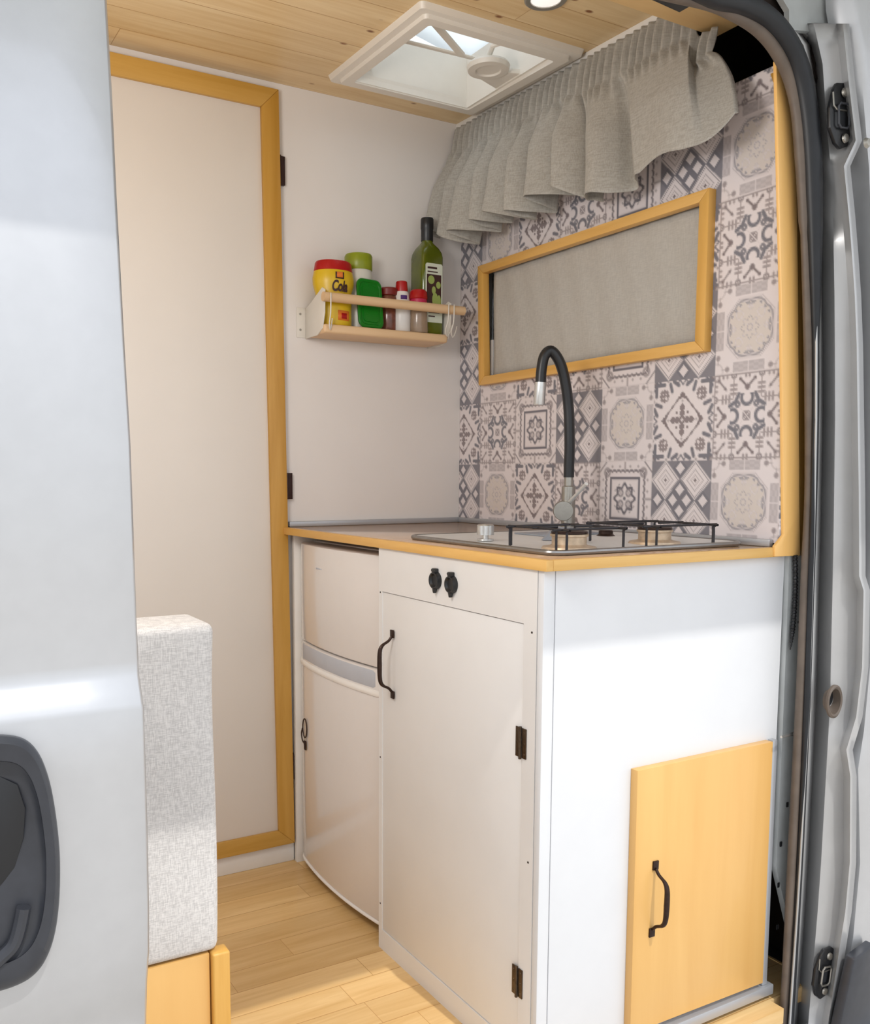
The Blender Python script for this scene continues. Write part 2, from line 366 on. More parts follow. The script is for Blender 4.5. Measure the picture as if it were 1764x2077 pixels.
# ---- tiled wall: printed tiles laid out on a fine grid, window opening left free ----
WY0, WY1, WZ0, WZ1 = -.845, -.106, 1.268, 1.548     # opening
TW, TH, TY, TZ = .157, .1635, -.884, 1.0405
def sd_seg(u, v, ax, ay, bx, by):
    dx, dy = bx-ax, by-ay; t = np.clip(((u-ax)*dx+(v-ay)*dy)/(dx*dx+dy*dy), 0, 1)
    return np.hypot(u-ax-t*dx, v-ay-t*dy)
def tile_value(kind, u, v):
    """ink darkness 0..1 and tint 0..1 (0 brown, 1 blue-grey); u, v in -1..1"""
    ink = np.zeros_like(u); tint = np.zeros_like(u); soft = lambda d, w: np.clip((w-d)/.03+.5, 0, 1)
    a, b = np.abs(u), np.abs(v); hi, lo = np.maximum(a, b), np.minimum(a, b); r = np.hypot(u, v); th = np.arctan2(v, u)
    def add(mask, strength=1., tn=None):
        nonlocal ink, tint
        ink = np.maximum(ink, mask*strength)
        if tn is not None: tint = np.where(mask > .3, tn, tint)
    if kind == 'D':      # double row of concentric diamonds on a dark lattice
        uu = (u*2) % 2-1; vv = (v*2+1) % 2-1
        uu = np.where(True, ((u+1) % 1)*2-1, uu)
        vv = ((v+1) % 1)*2-1
        d = np.abs(uu)+np.abs(vv)
        big = d < .96
        add(soft(np.abs(d-.86), .045), .75, .7); add(soft(np.abs(d-.52), .035), .5, .3); add(soft(np.abs(d-.28), .04), .45, .3); add(soft(d, .1), .9, .2)
        lat = np.clip((d-.98)/.04, 0, 1); add(lat, .8, .9)
        # small pale diamonds in the lattice
        for cx, cy in ((0, 0), (0, .5), (0, -.5), (.0, 1), (.0, -1), (.25, 0), (-.25, 0), (.78, 0), (-.78, 0)):
            dd = np.abs(u-cx)/.85+np.abs(v-cy)
            if cx in (.25, -.25) or cy in (.5, -.5) or abs(cx) == .78:
                pass
            if (cx, cy) in ((0, 0),): ink = np.where(dd < .05, .1, ink)
        for cx, cy in ((0, .27), (0, -.27), (.24, 0), (-.24, 0), (.76, 0), (-.76, 0), (0, .8), (0, -.8)):
            dd = np.abs(u-cx)+np.abs(v-cy)
            add(soft(dd, .27)*(~(dd < .16)), .85, .9); ink = np.where(dd < .15, .05, ink)
    elif kind == 'S':    # framed square with a round blossom
        add(soft(np.abs(hi-.55), .03), .95, .8); add(soft(np.abs(hi-.49), .01), .4, .5)
        sc = .72+.035*np.abs(np.sin(6*np.pi*lo)); add(soft(np.abs(hi-sc), .035)*(lo < .72), .8, .5)
        add(soft(np.abs(np.hypot(a-.70, b-.70)-.1), .04), .6, .4)
        p = .34+.05*np.cos(8*th); add(soft(np.abs(r-p), .045), .9, .8)
        for c in (.15,): add(soft(np.abs(np.hypot(a-c, b-c)-.085), .03), .7, .6)
        add(soft(np.hypot(a-.15, b-.15), .025), .6); add(soft(r, .05), .9, .9)
        add(soft(np.abs(r-.42), .02)*(np.cos(12*th) > .4), .6, .8)
        for cx in (.2, .5): add(soft(np.hypot(hi-.86, lo-cx), .035), .6, .3)
        add(soft(sd_seg(hi, lo, .8, 0, 1, 0), .03), .6, .3)
        add(soft(np.abs(a+b-1.72), .03), .7, .5)
    elif kind == 'L':    # lozenge with lattice centre and leafy corners
        d = a*1.0+b; add(soft(np.abs(d-.66), .032+.010*np.cos(20*(a-b))), .85, .15)
        add(soft(np.abs(d-.63), .07+.06*(hi-.55)/.1)*(hi > .50)*(d < .70), .85, .15)
        g = (d < .24) | ((np.abs(np.sin(u*np.pi/.12)) > .5) & (np.abs(np.sin(v*np.pi/.12)) > .5)) | (lo < .035)
        add(soft(d, .42)*g, .8, .1); ink = np.where((np.hypot(a-.10, b-.10) < .042) | (r < .035), .08, ink)
        add(soft(np.hypot(hi-.47, lo), .03), .6, .3)
        q = np.hypot(a-.62, b-.62); add(soft(q, .17)*((np.abs(a-.62) < .035) | (np.abs(b-.62) < .035) | (np.abs(np.abs(a-.62)-.1) < .028) | (np.abs(np.abs(b-.62)-.1) < .028)), .75, .1)
        ink = np.where(np.hypot(a-.56, b-.56) < .045, .08, ink)
        for s1, s2, s3, s4 in ((.9, .42, .72, .36), (.9, .62, .9, .98), (.78, .9, .98, .9), (.96, .3, .86, .14)):
            add(soft(sd_seg(hi, lo, s1, s2, s3, s4), .05), .85, .95)
        add(soft(np.hypot(hi-.93, lo-.78), .06), .85, .95); add(soft(np.abs(hi-.93+.05*np.cos(30*lo)), .035)*(lo < .18), .8, .9)
        add(soft(np.hypot(a-.98, b-.98), .07), .6, .3); add(soft(np.hypot(hi-.98, lo-.5), .035), .6, .3)
    elif kind == 'K':    # cross of scrolls with arrows
        ring = np.abs(np.hypot(hi-.42, lo)-.16); add(soft(ring, .045)*(hi < .5), .85, 1.)
        add(soft(hi, .11), .7, .3); ink = np.where((r < .28) & (np.abs(a-b) < .03), .1, ink)
        add(soft(np.hypot(a-.27, b-.27), .085), .8, 1.); ink = np.where(np.hypot(a-.27, b-.27) < .03, .15, ink)
        add(soft(sd_seg(hi, lo, .5, .24, .32, .34), .05), .85, 1.)
        add(soft(sd_seg(hi, lo, .66, .0, .84, .2), .028), .85, .2); add(soft(np.hypot(hi-.66, lo), .075), .85, .2); add(soft(np.hypot(hi-.85, lo-.21), .045), .85, .2)
        add(soft(sd_seg(a, b, .62, .62, .88, .88), .022), .8, .25); add(soft(np.hypot(a-.66, b-.66), .04), .8, .25); add(soft(np.hypot(a-.84, b-.84), .045), .8, .25)
        add(soft(sd_seg(hi, lo, .42, .40, .98, .40), .014), .6, .1)
        for c in (.52, .62, .72): add(soft(sd_seg(hi, lo, c, .32, c, .48), .03), .65, .1)
        add(soft(np.abs(hi-.965), .018), .6, .15)
        for c in (.05, .6, .72, .84): add(soft(sd_seg(hi, lo, .9, c, 1.0, c), .03), .65, .1)
        add(soft(np.abs(np.hypot(hi-.95, lo-.4)-.065), .025), .75, .3)
    else:                # 'M' octagonal medallion between plaid bars
        n8 = np.maximum(hi, (a+b)*.68)
        field = n8 < .60; sc = n8+.010*np.cos(20*(a-b))
        tint = np.where(field, -1., tint)   # cream field
        add(soft(np.abs(sc-.62), .022), .65, .9); add(soft(np.abs(n8-.555), .03)*(np.cos(26*(a-b)) > .1), .6, 1.)
        add(soft(np.abs(n8-.68), .01), .35, .5)
        p = .22+.035*np.cos(8*th); add(soft(np.abs(r-p), .014), .55, .6)
        ink = np.where(r < p-.02, -.12, ink); add(soft(np.abs(r-.075), .014), .45, .5)
        add(soft(np.abs(np.hypot(hi-.46, lo)-.05), .012), .3, .6); add(soft(np.abs(np.hypot(a-.31, b-.31)-.1), .012), .22, .3)
        bar = (hi > .75)*(hi < .985)*(lo < .45); add(bar*(.36+.06*np.sin(hi*50)*np.sign(np.sin(lo*22))), 1., .45)
        ink = np.where((hi > .76) & (np.abs(lo) < .03), .12, ink)
        add(soft(np.hypot((hi-.9)*1.0, lo-.62), .065), .65, .2); add(soft(sd_seg(hi, lo, .9, .6, .9, .78), .014), .4, .2)
        add(soft(np.abs(np.hypot(a-.95, b-.95)-.2), .018), .3, .2)
    return ink, tint
SEQ = 'MDSKL'
RES = 60
def tile_wall():
    y0, y1, z0, z1 = -1.045, 0.0, .885, 1.95
    def axis(o, step, lo, hi, extra):
        g = [o+step*k/RES for k in range(int((lo-o)/step*RES)-2, int((hi-o)/step*RES)+3)]
        g = sorted(set([lo, hi]+[x for x in g if lo < x < hi]+extra)); out = [g[0]]
        for x in g[1:]:
            if x-out[-1] > 1e-4: out.append(x)
            elif x in extra or x == hi: out[-1] = x
        return np.array(out)
    ys = axis(TY, TW, y0, y1, [WY0, WY1]); zs = axis(TZ, TH, z0, z1, [WZ0, WZ1])
    Y, Z = np.meshgrid(ys, zs, indexing='ij'); nz = len(zs)
    cu = (Y-TY)/TW; ci = np.floor(cu+1e-6); u = (cu-ci)*2-1
    rv = (Z-TZ)/TH; ri = np.floor(rv+1e-6); v = (rv-ri)*2-1
    # column 0 is the one nearest the door opening, row 0 begins at the worktop
    col = (ci+1).astype(int); row = (ri+1).astype(int)
    idx = np.where(row % 2 == 0, col % 5, (col+3) % 5)
    ink = np.zeros_like(Y); tint = np.zeros_like(Y)
    for k, ch in enumerate(SEQ):
        i, t = tile_value(ch, u, v); ink = np.where(idx == k, i, ink); tint = np.where(idx == k, t, tint)
    edge = np.maximum(np.abs(u), np.abs(v)) > .985
    ink = np.where(edge, np.maximum(ink, .12), ink)
    pale = np.array(srgb(224, 216, 217)[:3]); cream = np.array(srgb(212, 203, 197)[:3])
    brown = np.array(srgb(106, 90, 92)[:3]); blue = np.array(srgb(84, 88, 102)[:3])
    t01 = np.clip(tint, 0, 1)[..., None]; dark = brown*(1-t01)+blue*t01
    base = np.where((tint < 0)[..., None], cream, pale); k = np.clip(ink, -.15, 1)[..., None]
    colr = np.clip(base*(1-k)+dark*k, 0, 1)
    verts = np.stack([np.zeros_like(Y), Y, Z], -1).reshape(-1, 3)
    ii, jj = np.meshgrid(range(len(ys)-1), range(nz-1), indexing='ij')
    cy = (ys[ii]+ys[ii+1])/2; czz = (zs[jj]+zs[jj+1])/2
    # top right corner of the panel is cut lower, following the van side
    keep = ~((cy > WY0) & (cy < WY1) & (czz > WZ0) & (czz < WZ1)) & ~((cy < -.80) & (czz > 1.742))
    ii, jj = ii[keep], jj[keep]
    faces = np.stack([ii*nz+jj, ii*nz+jj+1, (ii+1)*nz+jj+1, (ii+1)*nz+jj], -1)
    me = bpy.data.meshes.new('wall_tiled')
    me.vertices.add(len(verts)); me.vertices.foreach_set('co', verts.ravel())
    me.loops.add(faces.size); me.loops.foreach_set('vertex_index', faces.ravel().astype(np.int32))
    me.polygons.add(len(faces)); me.polygons.foreach_set('loop_start', np.arange(0, faces.size, 4, dtype=np.int32))
    me.update(calc_edges=True)
    ca = me.color_attributes.new('print', 'FLOAT_COLOR', 'POINT')
    ca.data.foreach_set('color', np.concatenate([colr.reshape(-1, 3), np.ones((len(verts), 1))], 1).ravel())
    k = N('printed_tiles'); at_ = k.n('Attribute'); at_.attribute_name = 'print'
    k.bump(k.noise(260, 2), .04)
    me.materials.append(k.fin(at_.outputs['Color'], .42))
    o = bpy.data.objects.new('wall_tiled', me); C.objects.link(o)
    so = o.modifiers.new('thick', 'SOLIDIFY'); so.thickness = .008; so.offset = 1 if me.polygons[0].normal.x > 0 else -1
    return tag(o, kind='structure')
tile_wall()
# cab bulkhead lining behind the tiled panel
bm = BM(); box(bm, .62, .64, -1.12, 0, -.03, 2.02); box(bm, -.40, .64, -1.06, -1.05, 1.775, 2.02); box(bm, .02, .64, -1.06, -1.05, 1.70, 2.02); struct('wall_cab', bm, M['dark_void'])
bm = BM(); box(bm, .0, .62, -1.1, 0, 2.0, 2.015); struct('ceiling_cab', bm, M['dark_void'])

# door in the back wall
bm = BM(); box(bm, -1.30, -.560, -.014, 0, .06, 1.915, .001)
d1 = struct('door_1', bm, M['white_leaf'], origin=(-.93, 0, .05))
def mitre(name, pts_out, pts_in, d, mat, parent, bev=.0015):
    for i in range(4):
        j = (i+1) % 4
        mm = mat[i % 2] if isinstance(mat, (list, tuple)) else mat
        b = BM(); prism(b, [pts_out[i], pts_out[j], pts_in[j], pts_in[i]], d, bev); obj(name, b, mm, parent)
fo = [(-1.345, -.012, .049), (-.522, -.012, .049), (-.547, -.012, 1.931), (-1.345, -.012, 1.931)]
fo[1] = (-.523, -.012, .052); 
fi = [(-1.30, -.012, .092), (-.567, -.012, .092), (-.592, -.012, 1.884), (-1.30, -.012, 1.884)]
mitre('door_frame', fo, fi, (0, -.012, 0), [M['frame_x'], M['frame']], d1)
def flag_hinge(x, z, h, parent):
    b = BM(); box(b, x, x+.017, -.014, -.004, z-h/2, z+h/2, .0006)
    tube(b, [(x+.001, -.018, z-h/2), (x+.001, -.018, z+h/2)], .0035, 8)
    obj('hinge', b, M['dark_hinge'], parent)
flag_hinge(-.545, 1.748, .068, d1); flag_hinge(-.533, .982, .066, d1); flag_hinge(-.525, .255, .066, d1)
bm = BM(); box(bm, -1.6, -.52, -.012, 0, 0, .048, .002); struct('baseboard_back', bm, M['trim_white'])

# ---- beam at the front edge of the ceiling ----
bm = BM(); box(bm, -1.35, .018, -.918, -.842, 1.852, 1.93, .002); struct('trim_2', bm, M['plank'])

# ---- post at the end of the tiled wall, its outer edge follows the door seal ----
bm = BM()
Yp = -1.052
Lp = [(1574, 122), (1580, 400), (1585, 600), (1589, 1040), (1590, 1085), (1572, 1108), (1572, 1129)]
Rp = [(1596, 132), (1609, 200), (1614, 300), (1617, 420), (1619, 600), (1622, 1040), (1623, 1127)]
poly = [at(u, v, 1, Yp) for u, v in Lp]+[at(u, v, 1, Yp) for u, v in Rp[::-1]]
prism(bm, poly, (0, .007, 0), .0015)
post = struct('trim_3', bm, M['post'])
bm = BM()
a = [at(u, v, 1, Yp+.002) for u, v in Rp]; b_ = [at(u+e, v, 1, Yp+.02) for (u, v), e in zip(Rp, (6, 14, 16, 17, 20, 15, 14))]
va = [bm.verts.new(p) for p in a]; vb = [bm.verts.new(p) for p in b_]
vc = [bm.verts.new(p+Vector((0, .04, 0))) for p in b_]
for i in range(len(a)-1):
    bm.faces.new((va[i], va[i+1], vb[i+1], vb[i])); bm.faces.new((vb[i], vb[i+1], vc[i+1], vc[i]))
bmesh.ops.recalc_face_normals(bm, faces=bm.faces)
struct('trim_4', bm, M['frame'])

# =====================================================================
# VAN BODY round the opening
# =====================================================================
van = thing('van_body', 'silver van body framing the open side doorway', 'van', (0, -1.13, -.3))
def loft(cols, bm, n=1):
    "cols: list of columns of 3-D points (equal length)"
    V = [[bm.verts.new(p) for p in c] for c in cols]
    for a, b in zip(V, V[1:]):
        for i in range(len(a)-1): bm.faces.new((a[i], a[i+1], b[i+1], b[i]))
def resample(pts, vs):
    out = []
    for v in vs:
        for (u0, v0), (u1, v1) in zip(pts, pts[1:]):
            if v <= v1 or (u1, v1) == pts[-1]:
                t = (v-v0)/(v1-v0); out.append((u0+(u1-u0)*t, v)); break
    return out
VS = [48, 90, 130, 170, 210, 250, 285, 310, 337, 380, 438, 520, 600, 700, 850, 1000, 1100, 1168, 1198, 1270, 1353, 1410, 1454, 1490, 1521, 1548, 1575, 1650, 1750, 1850, 1918, 1960, 2010, 2063, 2140, 2300]
cA = [(1598, 48), (1632, 90), (1640, 130), (1648, 170), (1652, 250), (1656, 400), (1658, 800), (1652, 1100), (1642, 1430), (1622, 1800), (1604, 2063), (1590, 2300)]
cB = [(1612, 48), (1642, 90), (1655, 170), (1660, 250), (1664, 400), (1670, 800), (1664, 1100), (1655, 1430), (1636, 1800), (1618, 2063), (1602, 2300)]
cC = [(1650, 48), (1668, 130), (1676, 250), (1688, 380), (1692, 600), (1694, 800), (1690, 1100), (1683, 1430), (1662, 1800), (1640, 2063), (1620, 2300)]
cD = [(1696, 48), (1708, 169), (1722, 285), (1698, 337), (1708, 438), (1719, 573), (1724, 700), (1729, 1050), (1729, 1168), (1738, 1198), (1735, 1353), (1723, 1454), (1703, 1521), (1711, 1575), (1710, 1750), (1698, 1881), (1690, 1918), (1668, 2063), (1640, 2300)]
cE = [(u+13, v) for u, v in cD]
cF = [(u+26, v) for u, v in cD]
bm = BM()
cols = []
for cc, Y in ((cA, -1.090), (cB, -1.045), (cC, -1.097), (cD, -1.112), (cE, -1.134), (cF, -1.130)):
    cols.append([at(u, v, 1, Y) for u, v in resample(cc, VS)])
cols.append([p+Vector((.012, .03, 0)) for p in cols[-1]])
loft(cols, bm)
bmesh.ops.recalc_face_normals(bm, faces=bm.faces)
pil = obj('door_jamb', bm, M['silver_in'], van, smooth=60)
so = pil.modifiers.new('thick', 'SOLIDIFY'); so.thickness = .004; so.offset = -1
# front door outer skin, right of the jamb
bm = BM()
cG = [(1720, -60), (1722, 0), (1748, 169), (1762, 340), (1772, 600), (1772, 1100), (1764, 1353), (1752, 1480), (1740, 1560), (1744, 1750), (1730, 1900), (1700, 2063), (1676, 2300)]
VS2 = [-60, 0, 100, 169, 250, 340, 450, 600, 800, 1000, 1100, 1200, 1353, 1420, 1480, 1520, 1560, 1650, 1750, 1900, 2000, 2063, 2300]
g0 = [at(u, v, 1, -1.127) for u, v in resample(cG, VS2)]
cols = [[p+Vector((-.004, .04, 0)) for p in g0], g0, [p+Vector((.012, -.008, 0)) for p in g0], [p+Vector((.12, -.012, 0)) for p in g0], [p+Vector((.8, -.01, 0)) for p in g0]]
loft(cols, bm); bmesh.ops.recalc_face_normals(bm, faces=bm.faces)
fd = obj('front_door_skin', bm, M['silver'], van, smooth=50)
# jamb back plate so that nothing shows between jamb and front door
bm = BM(); loft([[at(u-4, v, 1, -1.088) for u, v in resample(cD, VS)], [at(u+60, v, 1, -1.083) for u, v in resample(cD, VS)]], bm)
bmesh.ops.recalc_face_normals(bm, faces=bm.faces); obj('jamb_gap_plate', bm, M['silver_in'], van)
# header above the opening and sill below
SEAL = [(-1.6, 1.735), (-1.0, 1.735), (-.6, 1.728), (-.43, 1.722), (-.352, 1.716), (-.29, 1.712), (-.232, 1.702), (-.185, 1.684), (-.15, 1.660), (-.118, 1.622), (-.096, 1.575), (-.082, 1.52), (-.070, 1.45), (-.060, 1.37)]
bm = BM()
top = [Vector((x, -1.10, z+.03)) for x, z in SEAL]
out = [Vector((x, -1.12, 2.03)) for x, z in SEAL[:4]]+[Vector((x+.05*i, -1.12, 2.03)) for i, (x, z) in enumerate(SEAL[4:6])]
top2 = top[:6]
loft([[p+Vector((0, .06, .0)) for p in top2], top2, out], bm); bmesh.ops.recalc_face_normals(bm, faces=bm.faces)
obj('header', bm, M['rubber'], van, smooth=30, label='dark underside of the door header')
bm = BM(); P = [at(u, v, 1, -1.08) for u, v in ((1540, -80), (1600, 20), (1600, 60), (1650, 64), (1770, 110), (1770, -80))]
prism(bm, P, (0, .01, 0)); obj('rail_recess', bm, M['grey_metal'], van)
bm = BM(); box(bm, -3.1, 1.0, -1.17, -1.088, -.09, -.045, .006); box(bm, -3.1, 1.0, -1.19, -1.16, -.45, -.05, .006)
obj('sill', bm, M['silver'], van)
bm = BM(); box(bm, -3.1, -1.3, -1.19, -1.17, -.45, 2.03); obj('rear_side_panel', bm, M['silver'], van)
# rubber seal
P = [(-1.6, 1.762), (-1.0, 1.762), (-.6, 1.760), (-.40, 1.757)]
pts = [Vector((x, -1.084, z)) for x, z in P]
pts += [at(u, v, 1, -1.084) for u, v in ((1445, -8), (1505, 8), (1556, 36), (1594, 80), (1620, 136), (1636, 210), (1645, 300), (1650, 420), (1653, 600), (1654, 800), (1650, 1000), (1644, 1200), (1636, 1430), (1624, 1700), (1610, 1950), (1602, 2080), (1590, 2250))]
sp = spline(pts, 6); n = len(sp)
bm = BM(); rad = []
for p in sp: rad.append(.0165 if p.z > 1.5 else .006 if p.z < 1.25 else .006+.0105*(p.z-1.25)/.25)
tube(bm, sp, rad, 12); seal = obj('door_seal', bm, M['rubber'], van, label='black rubber door seal')
pts2 = [Vector((x, -1.072, z-.018)) for x, z in P]
pts2 += [at(u, v, 1, -1.072) for u, v in ((1430, 4), (1480, 24), (1530, 54), (1568, 94), (1598, 150), (1616, 220), (1624, 310), (1631, 420), (1637, 600), (1641, 800), (1641, 1000), (1634, 1150), (1630, 1250), (1622, 1430), (1608, 1700), (1596, 1950), (1588, 2080), (1576, 2250))]
sp2 = spline(pts2, 6); bm = BM()
tube(bm, sp2, [.011 if p.z > 1.45 else .0085 for p in sp2], 12); obj('inner_lip', bm, M['rubber_brown'], seal)

# grey inner metal strip below the worktop at the doorway
bm = BM()
L = [(1600, 1120), (1606, 1200), (1600, 1330), (1590, 1500), (1580, 1650), (1574, 1800), (1566, 1950)]
prism(bm, [at(1600, 1118, 1, -1.045), at(1645, 1118, 1, -1.045), at(1632, 1500, 1, -1.045), at(1606, 1900, 1, -1.045), at(1574, 1760, 1, -1.045), at(1586, 1500, 1, -1.045), at(1598, 1200, 1, -1.045)], (0, .012, 0))
obj('inner_pillar_panel', bm, M['grey_metal'], van, label='grey painted inner pillar beside the end panel')
for u, v in ((1596, 1632), (1583, 1712), (1578, 1795), (1576, 1880)):
    bm = BM(); c = at(u, v, 1, -1.0465); box(bm, c.x-.003, c.x+.003, -1.0475, -1.0465, c.z-.005, c.z+.005, .001); obj('panel_hole', bm, M['black'], van)
bm = BM(); c = at(1619, 1262, 1, -1.0455); lathe(bm, [(0, 0), (.0025, 0), (.002, .003), (0, .003)], (c.x, -1.0455, c.z), 12, '-Y'); obj('panel_screw', bm, M['black'], van)
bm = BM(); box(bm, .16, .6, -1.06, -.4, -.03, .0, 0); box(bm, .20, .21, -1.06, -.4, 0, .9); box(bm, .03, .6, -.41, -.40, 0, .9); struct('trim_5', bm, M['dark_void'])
# corrugated hose beside the end panel
hose = thing('corrugated_hose', 'black corrugated hose hanging beside the white end panel under the wood post', 'hose', at(1607, 1330, 1, -1.035))
bm = BM(); pts = spline([at(u, v, 1, -1.052) for u, v in ((1612, 1126), (1613, 1180), (1611, 1230), (1607, 1280), (1602, 1318))], 24)
tube(bm, pts, [(.0042+.0010*math.sin(i*1.9))*(1 if i < 70 else max(.25, 1-(i-70)/34)) for i in range(len(pts))], 10); obj('hose_body', bm, M['black'], hose)
# threaded bolt peg
bm = BM(); a = at(1584, 1495, 1, -1.07); b2 = at(1612, 1487, 1, -1.05); tube(bm, [a, a.lerp(b2, .5), b2], [.0022, .0032, .0034], 10)
lathe(bm, [(0, 0), (.006, 0), (.006, .004), (0, .004)], b2+Vector((-.002, -.004, 0)), 12, '-Y')
tag(obj('bolt', bm, M['steel']), 'small steel bolt sticking out between end panel and door seal', 'bolt')

# ---- strikers and oval hole on the jamb ----
def striker(u0, v0, Y, label, hgt, tilt, light=False):
    c = at(u0, v0, 1, Y); k = hgt/.10
    t = thing('door_striker', label, 'striker', c, 'striker plates on the door jamb')
    ct, st = math.cos(tilt), math.sin(tilt)
    def q(x, z, y=0): x *= 1.3; return c+Vector(((x*ct+z*st)*k, y*k, (-x*st+z*ct)*k))
    b = BM(); prism(b, [q(x, z) for x, z in ((-.012, .038), (-.006, .048), (.012, .050), (.02, .042), (.02, -.02), (.014, -.044), (.0, -.05), (-.010, -.042), (-.02, -.02), (-.02, .01))], (0, -.007, 0), .0015)
    obj('plate', b, M['black'], t)
    b = BM(); loop = [q(x, z, -.012) for x, z in ((-.006, .016), (.006, .016), (.010, .011), (.010, -.015), (.006, -.020), (-.006, -.020), (-.010, -.015), (-.010, .011))]
    tube(b, loop, .0019*k, 8, True); obj('loop', b, M['dark_plastic'] if not light else M['satin'], t)
    b = BM(); tube(b, [q(-.016, .032, -.008), q(-.016, .012, -.009), q(-.010, .006, -.010), q(.018, .008, -.008)], .0013*k, 6); obj('rib', b, M['satin'], t)
    b = BM(); prism(b, [q(x, z, -.0075) for x, z in ((-.005, .012), (.006, .012), (.006, -.016), (-.005, -.016))], (0, -.001, 0)); obj('slot', b, M['rubber'], t)
    for x, z in ((.006, .034), (.006, -.034)):
        b = BM(); lathe(b, [(0, .004), (.003*k, .004), (.0065*k, .003), (.0075*k, 0), (0, 0)], q(x, z, -.008), 16, '-Y'); obj('bolt', b, M['satin'], t)
    return t
striker(1697, 237, -1.110, 'black upper striker plate with two bolts high on the silver jamb', .108, -.09)
striker(1664, 1972, -1.108, 'black lower striker plate near the foot of the silver jamb', .100, .14, True)
hc = at(1688, 1422, 1, -1.108)
t = thing('jamb_socket', 'grey oval socket with a dark recess halfway up the jamb', 'socket', hc)
b = BM(); lathe(b, [(.0165, 0), (.0165, .004), (.0145, .006), (.0125, .004), (.0120, -.006), (.010, -.012), (0, -.012)], hc+Vector((0, -.001, 0)), 28, '-Y', sx=1.35, sy=1.9); obj('rim', b, M['rubber_brown'], t)
b = BM(); lathe(b, [(0, .0006), (.0085, .0006), (.0085, 0), (0, 0)], hc+Vector((.001, .008, .004)), 24, '-Y', sx=1.3, sy=1.75); obj('recess', b, M['black'], t)
# lower trim of the front door
b = BM(); Pl = [at(u, v, 1, -1.16) for u, v in ((1734, 1946), (1775, 1915), (1790, 2150), (1690, 2150), (1710, 2055), (1722, 2000))]
prism(b, Pl, (0, .02, 0), .003); obj('door_lower_trim', b, M['dark_plastic'], van)
b = BM(); c = at(1757, 290, 1, -1.145); lathe(b, [(0, .006), (.006, .005), (.009, 0), (0, 0)], c, 14, '-Y'); obj('door_hinge_bolt', b, M['satin'], van)

# ---- sliding door ----
sl = thing('sliding_door', 'silver van sliding door slid open in the left foreground', 'door', (-1.6, -1.34, -.2))
prof = []   # (y, z, edge x)
for v, u, dy in ((-120, 214, .075), (5, 220, .060), (200, 231, .038), (400, 240, .020), (700, 256, .006), (900, 268, .0), (1100, 275, .001), (1250, 280, .003), (1340, 284, .004), (1360, 285, .0035), (1372, 286, .0015), (1400, 290, -.0045), (1424, 293, -.0095), (1436, 295, -.0110), (1560, 299, -.012), (1700, 303, -.012), (1850, 306, -.0115), (1930, 306, -.010), (1990, 302, -.006), (2030, 301, .002), (2062, 300, .008), (2150, 299, .016), (2400, 297, .020)):
    p = at(u, v, 1, -1.345+dy); prof.append(p)
bm = BM()
cols = [[p+Vector((-.004, .028, 0)) for p in prof], [p+Vector((-.0005, .004, 0)) for p in prof], [p+Vector((-.004, 0, 0)) for p in prof]]
for dx in (.05, .1, .2, .4, .7, 1.0): cols.append([Vector((p.x-dx, p.y, p.z)) for p in prof])
loft(cols, bm); bmesh.ops.recalc_face_normals(bm, faces=bm.faces)
obj('door_skin', bm, M['silver'], sl, smooth=70)
bm = BM(); box(bm, -2.2, -1.262, -1.300, -1.262, -.2, .95, .004); obj('door_inner', bm, M['silver_in'], sl)
# recessed handle
hy = -1.3575
def hpt(u, v, y=hy): return at(u, v, 1, y)
outline = [(-90, 1500), (-40, 1490), (20, 1491), (55, 1502), (80, 1530), (98, 1575), (110, 1630), (119, 1700), (122, 1760), (120, 1830), (112, 1890), (98, 1935), (78, 1968), (48, 1992), (0, 2010), (-60, 2020), (-120, 2000), (-150, 1900), (-158, 1760), (-150, 1620), (-125, 1530)]
outline = [(p.x, p.y) for p in spline([(u, v, 0) for u, v in outline+outline[:1]], 4)[:-1]]
def ring(sc, y, cu=-18, cv=1755): return [hpt(cu+(u-cu)*sc, cv+(v-cv)*sc, y) for u, v in outline]
bm = BM(); R_ = [ring(1.0, hy), ring(.985, hy-.011), ring(.93, hy-.016), ring(.80, hy-.014), ring(.77, hy-.003)]
V = [[bm.verts.new(p) for p in r] for r in R_]
for a, b in zip(V, V[1:]):
    for i in range(len(a)): bm.faces.new((a[i], a[(i+1) % len(a)], b[(i+1) % len(a)], b[i]))
bmesh.ops.recalc_face_normals(bm, faces=bm.faces)
hn = obj('handle', bm, M['dark_plastic'], sl, smooth=50, label='black plastic recessed door handle')
bm = BM(); inner = []
for (u, v), p in zip(outline, ring(.66, hy)):
    w_ = max(0, min(1, ((u+18)/140*.45+(v-1755)/255*.9)))
    inner.append(Vector((p.x, hy-.0030-.0055*w_, p.z)))
V = [[bm.verts.new(p) for p in r] for r in (ring(.80, hy-.0125), ring(.765, hy-.0095), inner)]
for a, b in zip(V, V[1:]):
    for i in range(len(a)): bm.faces.new((a[i], a[(i+1) % len(a)], b[(i+1) % len(a)], b[i]))
ctr = bm.verts.new(hpt(-10, 1700, hy-.0026))
for i in range(len(V[-1])): bm.faces.new((V[-1][i], V[-1][(i+1) % len(V[-1])], ctr))
bmesh.ops.recalc_face_normals(bm, faces=bm.faces); obj('handle_cup', bm, M['dark_plastic'], hn, smooth=80)
bm = BM(); P = [hpt(u, v, hy-.0052) for u, v in ((-60, 1590), (0, 1575), (36, 1592), (52, 1640), (48, 1700), (30, 1760), (0, 1800), (-60, 1830))]
prism(bm, [(p.x, p.y, p.z) for p in P], (0, .002, 0), .0008); obj('handle_hollow_shade', bm, M['black'], hn)  # flat black patch stands in for the shade deep in the cavity
